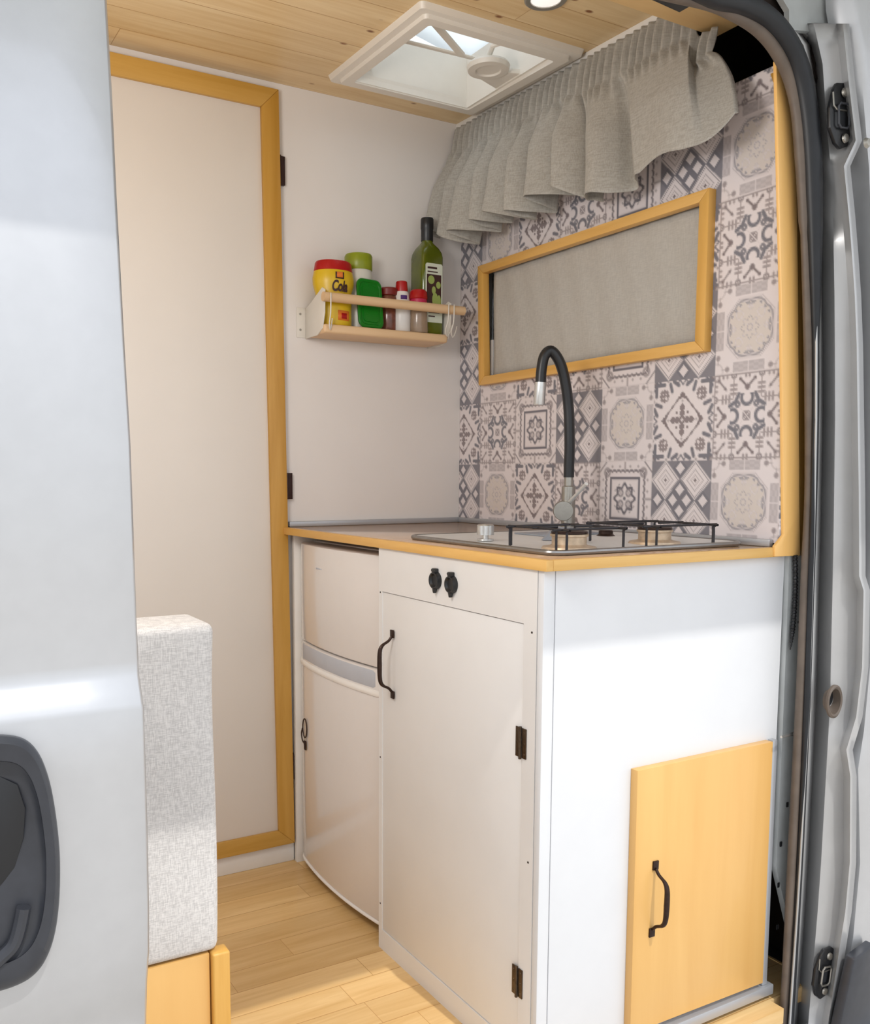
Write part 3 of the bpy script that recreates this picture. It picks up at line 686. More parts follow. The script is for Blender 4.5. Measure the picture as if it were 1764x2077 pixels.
bm = BM(); P = [hpt(u, v, hy-.013) for u, v in ((-60, 1955), (-20, 1958), (4, 1940), (28, 1915), (40, 1880), (48, 1840))]
tube(bm, spline(P, 5), .006, 10); obj('handle_lever', bm, M['dark_plastic'], hn)

# unseen sun blocker added to cast the shade line across the end panel
t = thing('shade_blocker', 'unseen sun blocker added above the side door', 'shade_blocker', (-.6, -1.5, 1.9))
bm = BM(); box(bm, -2.2, 1.6, -1.30, -1.14, 1.96, 2.06, .01); obj('blocker_case', bm, M['silver'], t)
bm = BM(); prism(bm, [(-2.2, -1.30, 2.0), (1.6, -1.30, 2.0), (1.6, -1.716, 1.865), (-2.2, -1.716, 1.865)], (0, 0, .006)); obj('cloth', bm, M['shade_blocker'], t)
bm = BM(); tube(bm, [(-2.2, -1.72, 1.87), (1.6, -1.72, 1.87)], .012, 12); obj('blocker_rail', bm, M['silver'], t)

# =====================================================================
# KITCHEN
# =====================================================================
XF, YE = -.540, -1.036      # cabinet front plane, end plane
WF, WE = -.523, -1.030
# worktop
t = thing('worktop', 'oak edged kitchen worktop with a glossy beech top', 'worktop', (-.27, -.5, .85))
bm = BM(); box(bm, -.532, -.006, -1.036, -.001, .8612, .8785, .001); obj('top_board', bm, M['top'], t)
bm = BM(); box(bm, -.546, -.532, -1.048, -.001, .861, .8785, .0012); obj('edge_strip', bm, M['oak_y'], t)
bm = BM(); box(bm, -.532, .014, -1.048, -1.036, .861, .8785, .0012); obj('edge_strip', bm, M['oak_x'], t)
bm = BM(); box(bm, -.012, -.001, -1.034, -.014, .8785, .892, .002); box(bm, -.525, -.001, -.014, -.001, .8785, .892, .002)
tag(obj('sealing_strip', bm, M['alu']), 'grey sealing strip along the back of the worktop', 'strip')

# cabinet
cab = thing('kitchen_cabinet', 'white kitchen cabinet with sockets and a tall door under the hob', 'cabinet', (-.27, -.77, 0))
DZ0, DZ1, DY0, DY1 = .045, .770, -.986, -.526
def face_frame():
    b = BM()
    x0, x1 = XF, XF+.014
    box(b, x0, x1, -.520, -.506, .0, 0.861); box(b, x0, x1, -1.020, DY0-.0012, .0, 0.861)
    box(b, x0, x1, DY0-.0012, -.520, DZ1+.0015, 0.861); box(b, x0, x1, DY0-.0012, -.520, 0, DZ0-.001)
    return b
b = face_frame(); obj('face_frame', b, M['white_paint'], cab)
b = BM(); box(b, XF+.002, XF+.012, DY0, DY1+.006, DZ0, DZ1, .0006); dr = obj('door', b, M['white_paint'], cab)
def bow_handle(p0, p1, nrm, parent, mat):
    "forged bow handle: two square feet, curved necks and a thicker grip"
    p0, p1, nrm = Vector(p0), Vector(p1), Vector(nrm); ax = (p1-p0).normalized(); sd = ax.cross(nrm); L = (p1-p0).length
    b = BM()
    for p, s in ((p0, 1), (p1, -1)):
        q = p-ax*.004*s
        prism(b, [q+sd*.0065-ax*s*.006, q+sd*.0065+ax*s*.010, q-sd*.0065+ax*s*.010, q-sd*.0065-ax*s*.006], nrm*.003, .0008)
    pp = [p0+nrm*.003+ax*.004, p0+nrm*.010+ax*.012, p0+nrm*.024+ax*.020, p0+nrm*.030+ax*.032, p0.lerp(p1, .5)+nrm*.031, p1+nrm*.030-ax*.032, p1+nrm*.024-ax*.020, p1+nrm*.010-ax*.012, p1+nrm*.003-ax*.004]
    sp = spline(pp, 6); n = len(sp)
    rr = [.0028+.0022*max(0, 1-abs(i/(n-1)-.5)/.28)**.5 if abs(i/(n-1)-.5) < .28 else .0028+.0012*abs(math.sin(i)) *0 for i in range(n)]
    tube(b, sp, rr, 10)
    return obj('handle', b, mat, parent)
bow_handle((XF, -.564, .688), (XF, -.566, .567), (-1, 0, 0), dr, M['iron'])
def butterfly(y, z, parent, h=.05):
    b = BM()
    for s in (-1, 1):
        box(b, XF-.0022, XF, y+s*.003, y+s*.0135, z-h/2, z+h/2, .0005)
        for dz in (-.018, 0, .018):
            lathe(b, [(0, .0008), (.0016, .0006), (.002, 0), (0, 0)], (XF-.0022, y+s*.009, z+dz), 8, '-X')
    tube(b, [(XF-.003, y, z-h/2-.002), (XF-.003, y, z+h/2+.002)], .0026, 10)
    return obj('hinge', b, M['hinge'], parent)
butterfly(DY0, .575, dr); butterfly(DY0, .165, dr)
for y, z in ((-.513, .769), (-.513, .42), (-.513, .10), (-1.008, .76), (-1.008, .38)):
    b = BM(); lathe(b, [(0, .0008), (.0018, .0005), (.002, 0), (0, 0)], (XF, y, z), 10, '-X'); obj('screw', b, M['iron'], cab)
# corner strip and end panel with its hatch
b = BM(); box(b, XF, XF+.022, YE, -1.0215, 0, 0.861, .001); obj('corner_strip', b, M['white_end'], cab)
b = BM(); box(b, XF+.0235, .030, YE, -1.0225, .012, 0.861, .0006); ep = obj('end_panel', b, M['white_end'], cab)
b = BM(); box(b, XF+.02, .0, -1.02, -.506, .0, .012); box(b, XF+.014, -.002, -.516, -.506, .012, 0.861); obj('carcass', b, M['white_paint'], cab)
b = BM(); prism(b, [(-.345, YE, .045), (.0, YE, .040), (-.001, YE, .5145), (-.345, YE, .5145)], (0, -.016, 0), .0008); hd = obj('hatch_door', b, M['ply'], cab, label='varnished plywood hatch door low on the end panel')
bow_handle((-.298, YE-.016, .338), (-.302, YE-.016, .222), (0, -1, 0), hd, M['iron'])
b = BM(); box(b, -.36, .030, YE-.018, YE, .010, .030, .002); box(b, .004, .018, YE-.012, YE, .03, .515, .002); obj('edge_profile', b, M['alu'], cab)
# 12 V sockets with flip caps
def socket(y, z, label):
    t = thing('power_socket', label, 'socket', (XF, y, z), 'round sockets on the cabinet front')
    b = BM(); lathe(b, [(0, .004), (.010, .005), (.0125, .009), (.0150, .009), (.0163, .005), (.0165, 0), (0, 0)], (XF, y, z), 28, '-X'); obj('cap', b, M['black'], t)
    b = BM(); box(b, XF-.009, XF, y-.006, y+.006, z+.014, z+.0225, .0015); tube(b, [(XF-.006, y-.007, z+.019), (XF-.006, y+.007, z+.019)], .003, 8); obj('cap_hinge', b, M['black'], t)
    b = BM(); prism(b, [(XF-.002, y-.005, z-.015), (XF-.002, y+.005, z-.015), (XF-.002, y+.002, z-.0235), (XF-.002, y-.002, z-.0235)], (-.006, 0, 0), .0008); obj('cap_tab', b, M['black'], t)
    return t
socket(-.728, .8155, 'black round socket on the cabinet front, the one nearer the fridge')
socket(-.781, .8135, 'black round socket on the cabinet front, the one further from the fridge')

# fridge
fr = thing('fridge', 'white two-door fridge with a bowed front under the worktop', 'fridge', (-.27, -.28, 0))
FY0, FY1 = -.500, -.034
def bow(y): s = (y-FY0)/(FY1-FY0); return .022*(1-(2*s-1)**2)
def bowed(z0, z1, inset=0.0, x0=-.512, y0=FY0, y1=FY1, depth=.05, top=None):
    b = BM(); n = 24; r = .006
    prof = [(z0, .006), (z0+r*.4, .0015), (z0+r, 0), (z1-r, 0), (z1-r*.4, .0015), (z1, .006)]
    V = []
    for k in range(n+1):
        y = y0+(y1-y0)*k/n; e = min(k, n-k); er = .010 if e == 0 else .003 if e == 1 else 0
        V.append([b.verts.new((x0-bow(y)+inset+p+er, y, z)) for z, p in prof])
    for a, c in zip(V, V[1:]):
        for i in range(len(a)-1): b.faces.new((a[i], a[i+1], c[i+1], c[i]))
    bk = [[b.verts.new((x0+depth, c[0].co.y, c[0].co.z)), b.verts.new((x0+depth, c[0].co.y, c[-1].co.z))] for c in V]
    for k in range(n):
        b.faces.new((V[k][0], V[k+1][0], bk[k+1][0], bk[k][0])); b.faces.new((V[k][-1], bk[k][1], bk[k+1][1], V[k+1][-1]))
        b.faces.new((bk[k][0], bk[k+1][0], bk[k+1][1], bk[k][1]))
    b.faces.new(V[0]+[bk[0][1], bk[0][0]]); b.faces.new(V[-1]+[bk[-1][1], bk[-1][0]])
    bmesh.ops.recalc_face_normals(b, faces=b.faces); return b
b = BM(); box(b, -.47, -.03, FY0+.004, FY1-.002, .03, .845, .004)
for y in (FY0+.03, FY1-.03): lathe(b, [(.015, 0), (.015, .03)], (-.44, y, 0), 12)
obj('body', b, M['fridge'], fr)
b = bowed(.597, .842); fz = obj('freezer_door', b, M['fridge'], fr)
b = bowed(.03, .5945); ld = obj('fridge_door', b, M['fridge'], fr)
b = bowed(.5495, .592, -.0015, y0=FY0+.018, y1=FY1-.012, depth=.01); obj('grip_band', b, M['fridge_grey'], ld, label='grey curved grip band')
b = bowed(.533, .5495, -.004, depth=.01); obj('grip_lip', b, M['fridge_edge'], ld)
b = bowed(.022, .032, -.002, depth=.02); obj('door_bottom_trim', b, M['fridge_edge'], ld)
for z0, z1, par in ((.603, .838, fz), (.038, .53, ld)):
    b = BM(); box(b, -.5155, -.505, FY0-.001, FY0+.024, z0, z1, .0035); obj('door_side_trim', b, M['fridge_edge'], par)
b = BM(); box(b, -.522, -.505, FY0-.0015, FY0+.018, .5925, .600, .001); obj('door_hinge_plate', b, M['satin'], fr)
b = BM()
for k in range(6): box(b, -.512-bow(-.2)-.0008, -.512-bow(-.2)+.002, -.19-.007*k, -.19-.007*k+.005, .787, .7905)
obj('badge', b, M['fridge_grey'], fz)
# side board between frame and fridge
b = BM(); box(b, -.520, -.03, -.030, -.014, 0, 0.861, .001); tag(obj('side_board', b, M['trim_white']), 'narrow white board between the wooden door frame and the fridge', 'board')
# fridge magnet opener
c = Vector((-.512-bow(-.100)-.003, -.100, .36))
t = thing('bottle_opener', 'small brown wire bottle opener stuck to the fridge door', 'opener', c)
b = BM()
lp = [c+Vector((-.0008, .020*math.cos(a)*1.0+.0, .030+.024*math.sin(a))) for a in [i*2*math.pi/20 for i in range(20)]]
lp = [c+Vector((-.001, .012*math.cos(a), .018+.024*math.sin(a))) for a in [i*2*math.pi/20 for i in range(20)]]
tube(b, lp, .0016, 8, True); tube(b, spline([c+Vector((-.001, dy, dz)) for dy, dz in ((.014, .015), (.020, 0), (.015, -.016), (.004, -.022), (.0, -.034))], 5), .0018, 8); obj('loop', b, M['iron'], t)
b = BM(); box(b, c.x-.002, c.x+.001, c.y-.007, c.y+.006, c.z-.038, c.z-.014, .002); obj('body', b, M['dark_hinge'], t)

# ---- hob ----
HX0, HX1, HY0, HY1 = -.488, -.032, -.997, -.535
t = thing('gas_hob', 'stainless steel two-burner gas hob let into the worktop', 'hob', (-.265, -.77, H))
def rrect(x0, x1, y0, y1, r, z, n=5):
    o = []
    for cx, cy, a0 in ((x1-r, y1-r, 0), (x0+r, y1-r, 90), (x0+r, y0+r, 180), (x1-r, y0+r, 270)):
        for k in range(n+1):
            a = math.radians(a0+90*k/n); o.append(Vector((cx+r*math.cos(a), cy+r*math.sin(a), z)))
    return o
b = BM(); Rr = [rrect(HX0, HX1, HY0, HY1, .03, .8795), rrect(HX0+.001, HX1-.001, HY0+.001, HY1-.001, .03, .8845), rrect(HX0+.006, HX1-.006, HY0+.006, HY1-.006, .026, .887), rrect(HX0+.012, HX1-.012, HY0+.012, HY1-.012, .022, .8855), rrect(HX0+.02, HX1-.02, HY0+.02, HY1-.02, .018, .8825)]
V = [[b.verts.new(p) for p in r] for r in Rr]
for a, c in zip(V, V[1:]):
    for i in range(len(a)): b.faces.new((a[i], a[(i+1) % len(a)], c[(i+1) % len(a)], c[i]))
b.faces.new(V[-1]); bmesh.ops.recalc_face_normals(b, faces=b.faces); obj('pan', b, M['hob_steel'], t)
b = BM(); tube(b, rrect(HX0, HX1, HY0, HY1, .03, .8835), .0048, 10, True); obj('rim', b, M['rim_steel'], t)
for bx, by in ((-.395, -.925), (-.17, -.905)):
    b = BM(); lathe(b, [(.048, 0), (.046, .004), (.034, .006), (.030, .008), (.030, .021), (.033, .022), (.033, .026), (.0, .027)], (bx, by, .8825), 36); bn = obj('burner', b, M['burner'], t)
    b = BM(); lathe(b, [(.0315, 0), (.0315, .003), (.03, .004), (0, .004)], (bx, by, .9095), 32); obj('burner_cap', b, M['iron'], bn)
def wirebox(bx, by, wx, wy):
    b = BM(); z1, z0 = .9185, .884; r = .0022
    x0, x1, y0, y1 = bx-wx, bx+wx, by-wy, by+wy
    def u(pts): tube(b, pts, r, 8)
    for x in (x0+.012, x1-.012):
        u(spline([(x, y0, z0), (x, y0, z1-.004), (x, y0+.004, z1), (x, y1-.004, z1), (x, y1, z1-.004), (x, y1, z0)], 3))
    for y in (y0+.012, y1-.012): u(spline([(x0, y, z0), (x0, y, z1-.004), (x0+.004, y, z1), (x1-.004, y, z1), (x1, y, z1-.004), (x1, y, z0)], 3))
    u([(x0, by, z1+.001), (bx-.02, by, z1+.001)]); u([(x1, by, z1+.001), (bx+.02, by, z1+.001)])
    return b
obj('pan_support', wirebox(-.385, -.905, .075, .075), M['wire'], t); obj('pan_support', wirebox(-.165, -.89, .085, .085), M['wire'], t)
b = BM(); c = at(984, 1096, 2, .884)
lathe(b, [(.016, 0), (.016, .003), (.006, .004), (.006, .010), (.0165, .011), (.0165, .029), (.014, .031), (0, .031)], (c.x, c.y, .884), 24)
obj('knob', b, M['steel'], t, label='chrome gas control knob')
b = BM()
c2 = Vector((-.17, -.70, .8825)); 
lathe(b, [(.0, .012), (.013, .012), (.015, .010), (.015, .004), (.02, 0)], (-.10, -.70, .8825), 20); obj('knob', b, M['iron'], t)

# ---- tap ----
tx, ty = -.118, -.600
t = thing('kitchen_tap', 'tall kitchen tap with a black flexible hose and satin steel lever', 'tap', (tx, ty, .88))
b = BM(); lathe(b, [(.030, 0), (.030, .004), (.024, .008), (.0150, .010), (.0150, .102), (.0100, .104), (.0100, .132), (0, .132)], (tx, ty, .8828), 28); obj('body', b, M['satin'], t)
cdir = Vector((CAM.x-tx, CAM.y-ty, 0)).normalized()
# mixer barrel faces the room; its axis is the column M3's third axis
ax = Vector((-.62, -.78, 0)).normalized(); up = Vector((0, 0, 1)); sx_ = up.cross(ax)
M3 = Matrix((sx_, up, ax)).transposed()
bc = at(1142, 1036, 0, tx-.020)
b = BM(); lathe(b, [(.0215, -.03), (.0215, .012), (.0205, .0145), (0, .0145)], bc, 28, M3); obj('mixer_barrel', b, M['satin'], t)
b = BM(); p0 = bc+Vector((.008, -.010, .018)); p1 = at(1189, 981, 0, tx-.03); tube(b, [p0, p0.lerp(p1, .5), p1], [.0045, .0036, .0040], 10); obj('lever', b, M['hob_steel'], t)
hp = [Vector((tx, ty, 1.005)), Vector((tx, ty, 1.03)), at(1155, 900, 0, tx), at(1153, 830, 0, tx-.003), at(1146, 775, 0, tx-.012), at(1135, 735, 0, tx-.025), at(1118, 712, 0, tx-.042), at(1104, 722, 0, tx-.056), at(1098, 750, 0, tx-.062), at(1096, 776, 0, tx-.064)]
b = BM(); tube(b, spline(hp, 7), .0115, 16); obj('flexible_hose', b, M['black'], t, label='matt black flexible hose')
p0 = at(1096, 775, 0, tx-.064); p1 = at(1093, 822, 0, tx-.066); b = BM(); tube(b, [p0, p0+Vector((0, 0, -.001)), p1+Vector((0, 0, .002)), p1], [.0105, .012, .0125, .0115], 20); obj('spout_tip', b, M['steel'], t)
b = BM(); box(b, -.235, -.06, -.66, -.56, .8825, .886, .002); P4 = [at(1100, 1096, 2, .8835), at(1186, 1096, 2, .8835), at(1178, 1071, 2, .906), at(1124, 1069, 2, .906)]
prism(b, P4, (.006, .012, 0), .0008);  # raised wedge stands in for the reflection of the tap base
obj('ledge_with_reflection', b, M['ledge_reflection'], bpy.data.objects['gas_hob'], label='dark grey plate with a wedge standing in for the tap reflection')

# ---- window in the tiled wall ----
w1 = BM(); box(w1, .03, .034, WY0, WY1, WZ0, WZ1); w = struct('window_1', w1, M['glass'], origin=(0, -.475, 1.25))
xo = -.020
fo = [(xo, -.092, 1.252), (xo, -.871, 1.256), (xo, -.871, 1.574), (xo, -.092, 1.570)]
fo = [at(u, v, 0, xo) for u, v in ((970, 782), (1427, 712), (1438, 380), (968, 540))]
fi = [p+Vector((0, dy, dz)) for p, dy, dz in zip(fo, (-.024, .024, .024, -.024), (.022, .022, -.022, -.022))]
mitre('window_frame', fo, fi, (.021, 0, 0), [M['oak_y'], M['oak']], w)
b = BM(); n = 60; x0 = .012
V = [[b.verts.new((x0+.0015*math.sin(k*.9+j*.5), WY1-.036-(WY1-.036-WY0)*k/n, WZ0+(WZ1-WZ0)*j/12)) for j in range(13)] for k in range(n+1)]
for a, c in zip(V, V[1:]):
    for i in range(12): b.faces.new((a[i], a[i+1], c[i+1], c[i]))
bl = obj('window_blind', b, M['blind']); bl.modifiers.new('thick', 'SOLIDIFY').thickness = .002
tag(bl, 'grey fabric blind filling the wood-framed window', 'blind')
b = BM(); box(b, .010, .016, WY1-.032, WY1-.022, WZ0+.004, WZ0+.10); tag(obj('blind_guide', b, M['bottle_white']), 'short white guide strip at the left edge of the window blind', 'guide')

# ---- curtain ----
def curtain():
    ns, nt = 620, 46; b = BM(); V = []
    folds = [0, .07, .13, .215, .27, .37, .43, .53, .60, .74, 1.0]
    def ph(s):
        for i in range(len(folds)-1):
            if s <= folds[i+1]: return i+(s-folds[i])/(folds[i+1]-folds[i])
        return len(folds)-1
    rnd = [random.uniform(-1, 1) for _ in range(40)]
    for k in range(ns+1):
        s = k/ns; col = []
        f = ph(s); fi_ = int(f); fr_ = f-fi_
        # asymmetric hanging fold: sharp crease on one side, rounded belly
        belly = math.sin(math.pi*min(1, fr_/.78))**.8 if fr_ < .78 else -.55*math.sin(math.pi*(fr_-.78)/.22)
        if fi_ >= 9: belly = math.sin(math.pi*(fr_*.78+.16))*min(1, (fr_/.10))**.7 if fr_ > 0 else 0
        for j in range(nt+1):
            t_ = j/nt; head = .24
            yt = -.006-.880*s
            ybm = -.004-.985*s
            k2 = max(0, (t_-head)/(1-head))
            y = yt+(ybm-yt)*k2**(1-.3*max(0, (s-.86)/.14))
            ztop = min(1.938+.024*yt, 1.938+.024*yt-(.072)*max(0, min(1, (-yt-.826)/.014))); zb = 1.630+.014*math.sin(f*2.1)+.010*math.cos(2*math.pi*(fr_-.36))+.014*rnd[fi_]*math.sin(math.pi*fr_)
            if s > .93: zb += .032*((s-.93)/.07)**2.5
            zb -= .022*max(0, min(1, (s-.5)/.15))+.014*max(0, min(1, (s-.74)/.04))*(1 if s < .9 else max(0, 1-(s-.9)/.1))
            if s < .1: zb += .02*(1-s/.1)
            z = ztop+(zb-ztop)*t_
            x = -.028-.066*t_**1.1
            fine = math.sin(s*2*math.pi*38+.8*math.sin(s*40))*(.0085 if t_ < head else .0085*max(0, 1-(t_-head)/.14))
            fine *= .55+.45*math.sin(math.pi*min(1, t_/head)) if t_ < head else 1
            amp = .062*min(1, k2*2.2)**.7*(1.0 if s < .6 else .62)*(.8+.3*abs(rnd[fi_+12]))
            x += fine-amp*(belly-.35)
            y += amp*.40*math.cos(2*math.pi*(fr_-.36))*(folds[min(fi_+1, 10)]-folds[min(fi_, 9)])/.085 if s < .6 else 0
            x += .004*math.sin(s*37+t_*5)*k2
            if s > .76: x += .016*math.sin((s-.76)/.24*math.pi*2)*k2*(1-k2*.3)
            col.append(b.verts.new((min(x, -.004), min(y, -.002), z)))
        V.append(col)
    for a, c in zip(V, V[1:]):
        for i in range(nt): b.faces.new((a[i], a[i+1], c[i+1], c[i]))
    t = thing('curtain', 'short gathered grey linen curtain hanging above the window', 'curtain', (-.05, -.48, 1.64))
    o = obj('cloth', b, M['curtain'], t, smooth=80); o.modifiers.new('thick', 'SOLIDIFY').thickness = .0012
    b = BM(); V2 = [Vector(v.co) for v in []]
    return t
curtain()

# ---- roof vent ----
t = thing('roof_vent', 'white square roof vent with a hatch arm and round crank knob', 'vent', (-.25, -.31, 1.95))
zc = cz(-.31)
def frame_bm(o, i, z0, z1, r=.011):
    b = BM(); Z = lambda p, dz: Vector((p.x, p.y, cz(p.y)+dz))
    A = [Z(p, z0) for p in rrect(*o, r, 0)]; B = [Z(p, z1) for p in rrect(*[q+s*.004 for q, s in zip(o, (1, -1, 1, -1))], r, 0)]
    Cc = [Z(p, z1) for p in rrect(*i, r*.7, 0)]; D = [Z(p, z0+.01) for p in rrect(*[q+s*.003 for q, s in zip(i, (1, -1, 1, -1))], r*.7, 0)]
    V = [[b.verts.new(p) for p in q] for q in (A, B, Cc, D)]
    for a, c in zip(V, V[1:]):
        for k in range(len(a)): b.faces.new((a[k], a[(k+1) % len(a)], c[(k+1) % len(a)], c[k]))
    bmesh.ops.recalc_face_normals(b, faces=b.faces); return b
obj('outer_frame', frame_bm((-.455, -.028, -.525, -.098), (-.43, -.056, -.502, -.122), 0, -.012), M['vent_white'], t, smooth=50)
obj('inner_frame', frame_bm((-.436, -.050, -.508, -.116), (-.408, -.080, -.48, -.145), -.006, -.020), M['vent_white'], t, smooth=50)
b = BM()
for q in ((VX0, VX0+.012, VY0, VY1), (VX1-.012, VX1, VY0, VY1), (VX0, VX1, VY0, VY0+.012), (VX0, VX1, VY1-.012, VY1)): box(b, q[0], q[1], q[2], q[3], 1.935, 2.055)
obj('shaft', b, M['vent_white'], t)
# dome, propped slightly open on the side over the room
b = BM(); nx = 14; V = []
for i in range(nx+1):
    row = []
    for j in range(nx+1):
        x = VX0-.03+(VX1-VX0+.06)*i/nx; y = VY0-.03+(VY1-VY0+.06)*j/nx
        e = min(i, nx-i, j, nx-j)/3; z = 2.065+.035*min(1, e)**.5+(VX1+.03-x)*.20
        row.append(b.verts.new((x, y, z)))
    V.append(row)
for i in range(nx):
    for j in range(nx): b.faces.new((V[i][j], V[i+1][j], V[i+1][j+1], V[i][j+1]))
bmesh.ops.recalc_face_normals(b, faces=b.faces); do = obj('dome', b, M['dome'], t, smooth=50, label='milky translucent hatch dome'); do.modifiers.new('thick', 'SOLIDIFY').thickness = .003
b = BM()
for u0, v0, u1, v1, w_ in ((868, 32, 935, 110, .010), (815, 82, 960, 118, .007), (735, 150, 850, 45, .005)):
    p = at(u0, v0, 2, 1.975); q = at(u1, v1, 2, 1.975); tube(b, [p, q], w_, 8, flat=.5)
obj('hatch_stay', b, M['vent_white'], t)
kc = at(990, 140, 2, 1.940)
b = BM(); lathe(b, [(.047, 0), (.050, -.005), (.047, -.014), (.030, -.015), (.028, -.011), (0, -.011)], (kc.x, kc.y, 1.950), 32); obj('crank_knob', b, M['vent_white'], t, label='round off-white crank knob')
p1 = at(1090, 168, 2, 1.94)
b = BM(); prism(b, [Vector((kc.x-.005, kc.y+.045, 1.938)), Vector((kc.x+.045, kc.y-.008, 1.938)), Vector((-.062, kc.y-.03, 1.938)), Vector((-.062, kc.y+.085, 1.938))], (0, 0, .012), .003); obj('knob_housing', b, M['vent_white'], t)
b = BM(); tube(b, [at(990, 118, 2, 1.96), at(1000, 92, 2, 1.965), at(1020, 85, 2, 1.965)], .006, 8); lathe(b, [(.010, 0), (.010, .014), (0, .014)], at(985, 70, 2, 1.962), 12); obj('latch', b, M['vent_white'], t)
# downlight
c = at(1107, -6, 2, cz(-.6)); cc = Vector((c.x, c.y, cz(c.y)))
t = thing('downlight', 'round recessed downlight with a grey rim in the pine ceiling', 'light', cc)
b = BM(); lathe(b, [(.042, .0), (.042, -.004), (.039, -.006), (.030, -.005), (.030, .0)], cc, 32); obj('rim', b, M['satin'], t)
b = BM(); lathe(b, [(.030, -.003), (.02, -.005), (0, -.006)], cc, 28); obj('diffuser', b, M['lamp'], t)

# ---- spice rack ----
rk = thing('spice_rack', 'beech and white wall rack holding jars and the oil bottle', 'rack', (-.28, 0, 1.35))
b = BM(); box(b, -.470, -.112, -.108, -.004, 1.354, 1.376, .006, 3); obj('base_board', b, M['rack_wood'], rk)
b = BM(); tube(b, [at(655, 601, 1, -.118), at(672, 603, 1, -.118), at(940, 631, 1, -.118)], .0115, 16); obj('rail', b, M['rack_wood'], rk)
for x, s in ((-.472, -1), (-.108, 1)):
    b = BM(); prism(b, [(x, 0, 1.352), (x, 0, 1.425), (x, -.035, 1.436), (x, -.075, 1.452), (x, -.100, 1.462), (x, -.114, 1.455), (x, -.112, 1.40), (x, -.100, 1.365), (x, -.070, 1.352)], (.003, 0, 0), .0008)
    box(b, x+(s*.024 if s < 0 else 0), x+(0 if s < 0 else .024), -.003, 0, 1.354, 1.428, .0008)
    br = obj('bracket', b, M['rack_white'], rk)
    for z in (1.373, 1.412):
        b = BM(); lathe(b, [(0, .0015), (.0028, .001), (.0032, 0), (0, 0)], (x+s*.014, -.003, z), 10, '-Y'); obj('screw', b, M['satin'], br)
def wloop(u, v0, v1, du):
    b = BM(); P = [at(u, v0, 1, -.131), at(u-du*.2, (v0+v1)/2, 1, -.131), at(u-du, v1-12, 1, -.122), at(u-du*.5, v1, 1, -.113), at(u+du*.3, v1-8, 1, -.110), at(u+du*.9, v1-22, 1, -.108)]
    tube(b, spline([at(u, v0+6, 1, -.105), at(u, v0, 1, -.118)]+P, 5), .0016, 8); obj('hook', b, M['rack_white'], rk)
wloop(671, 597, 668, 3); wloop(910, 619, 682, 7); wloop(921, 621, 684, 6)

ZS = 1.3765
def jar(name, label, cat, u, y, parts, group='jars and bottles in the spice rack'):
    c = at(u, 640, 1, y); c.z = ZS
    t = thing(name, label, cat, c, group)
    for pn, prof, mat in parts:
        b = BM(); lathe(b, prof, c, 36); obj(pn, b, mat, t, smooth=40)
    return t, c
def curved_text(s, size, c, r, ang, z, mat, parent, name='lettering', bold=0, shear=0, sq=1.0):
    b = text_bm(s, size, shear, bold)
    xs = [v.co.x for v in b.verts]; mid = (min(xs)+max(xs))/2
    bmesh.ops.subdivide_edges(b, edges=[e for e in b.edges if e.calc_length() > .004], cuts=2)
    for v in b.verts:
        th = ang+(v.co.x-mid)*sq/r; rr_ = r+.0004+v.co.z
        v.co = Vector((c.x+rr_*math.cos(th), c.y+rr_*math.sin(th), z+v.co.y))
    return obj(name, b, mat, parent, smooth=0)
def patch(c, r, a0, a1, z0, z1, mat, parent, name='label', off=.0003, n=16, arch=0):
    b = BM(); V = []
    for k in range(n+1):
        th = a0+(a1-a0)*k/n; top_ = z1-arch*(2*k/n-1)**2
        V.append([b.verts.new((c.x+(r+off)*math.cos(th), c.y+(r+off)*math.sin(th), z)) for z in (z0, top_)])
    for p, q in zip(V, V[1:]): b.faces.new((p[0], q[0], q[1], p[1]))
    bmesh.ops.recalc_face_normals(b, faces=b.faces)
    o = obj(name, b, mat, parent, smooth=60); o.modifiers.new('thick', 'SOLIDIFY').thickness = .0004; return o
view = lambda c: math.atan2(CAM.y-c.y, CAM.x-c.x)
# yellow cocoa jar
t, c = jar('cocoa_jar', 'yellow cocoa jar with a red lid and brown lettering', 'jar', 676, -.062, [
    ('jar_body', [(0, 0), (.044, 0), (.047, .004), (.047, .056), (.0445, .064), (.0450, .074), (.0525, .100), (.0535, .116), (.050, .132), (.046, .134), (0, .134)], M['yellow']),
    ('lid', [(.0485, .132), (.0500, .134), (.047, .152), (.044, .156), (0, .157)], M['red'])])
va = view(c)
curved_text('Cola', .036, c, .0525, va+.44, ZS+.081, M['ink'], t, bold=.0012, shear=.25, sq=.62)
patch(c, .0545, va+.20, va+.62, ZS+.110, ZS+.126, M['ink'], t, 'emblem', arch=.0); patch(c, .0548, va+.27, va+.55, ZS+.113, ZS+.126, M['orange'], t, 'emblem', off=.0006)
patch(c, .047, va+.35, va+1.1, ZS+.012, ZS+.036, M['orange'], t, 'picture'); patch(c, .0472, va+.55, va+.9, ZS+.016, ZS+.030, M['red'], t, 'picture', off=.0006)
for ch in t.children:
    for v in ch.data.vertices: v.co.y *= .78
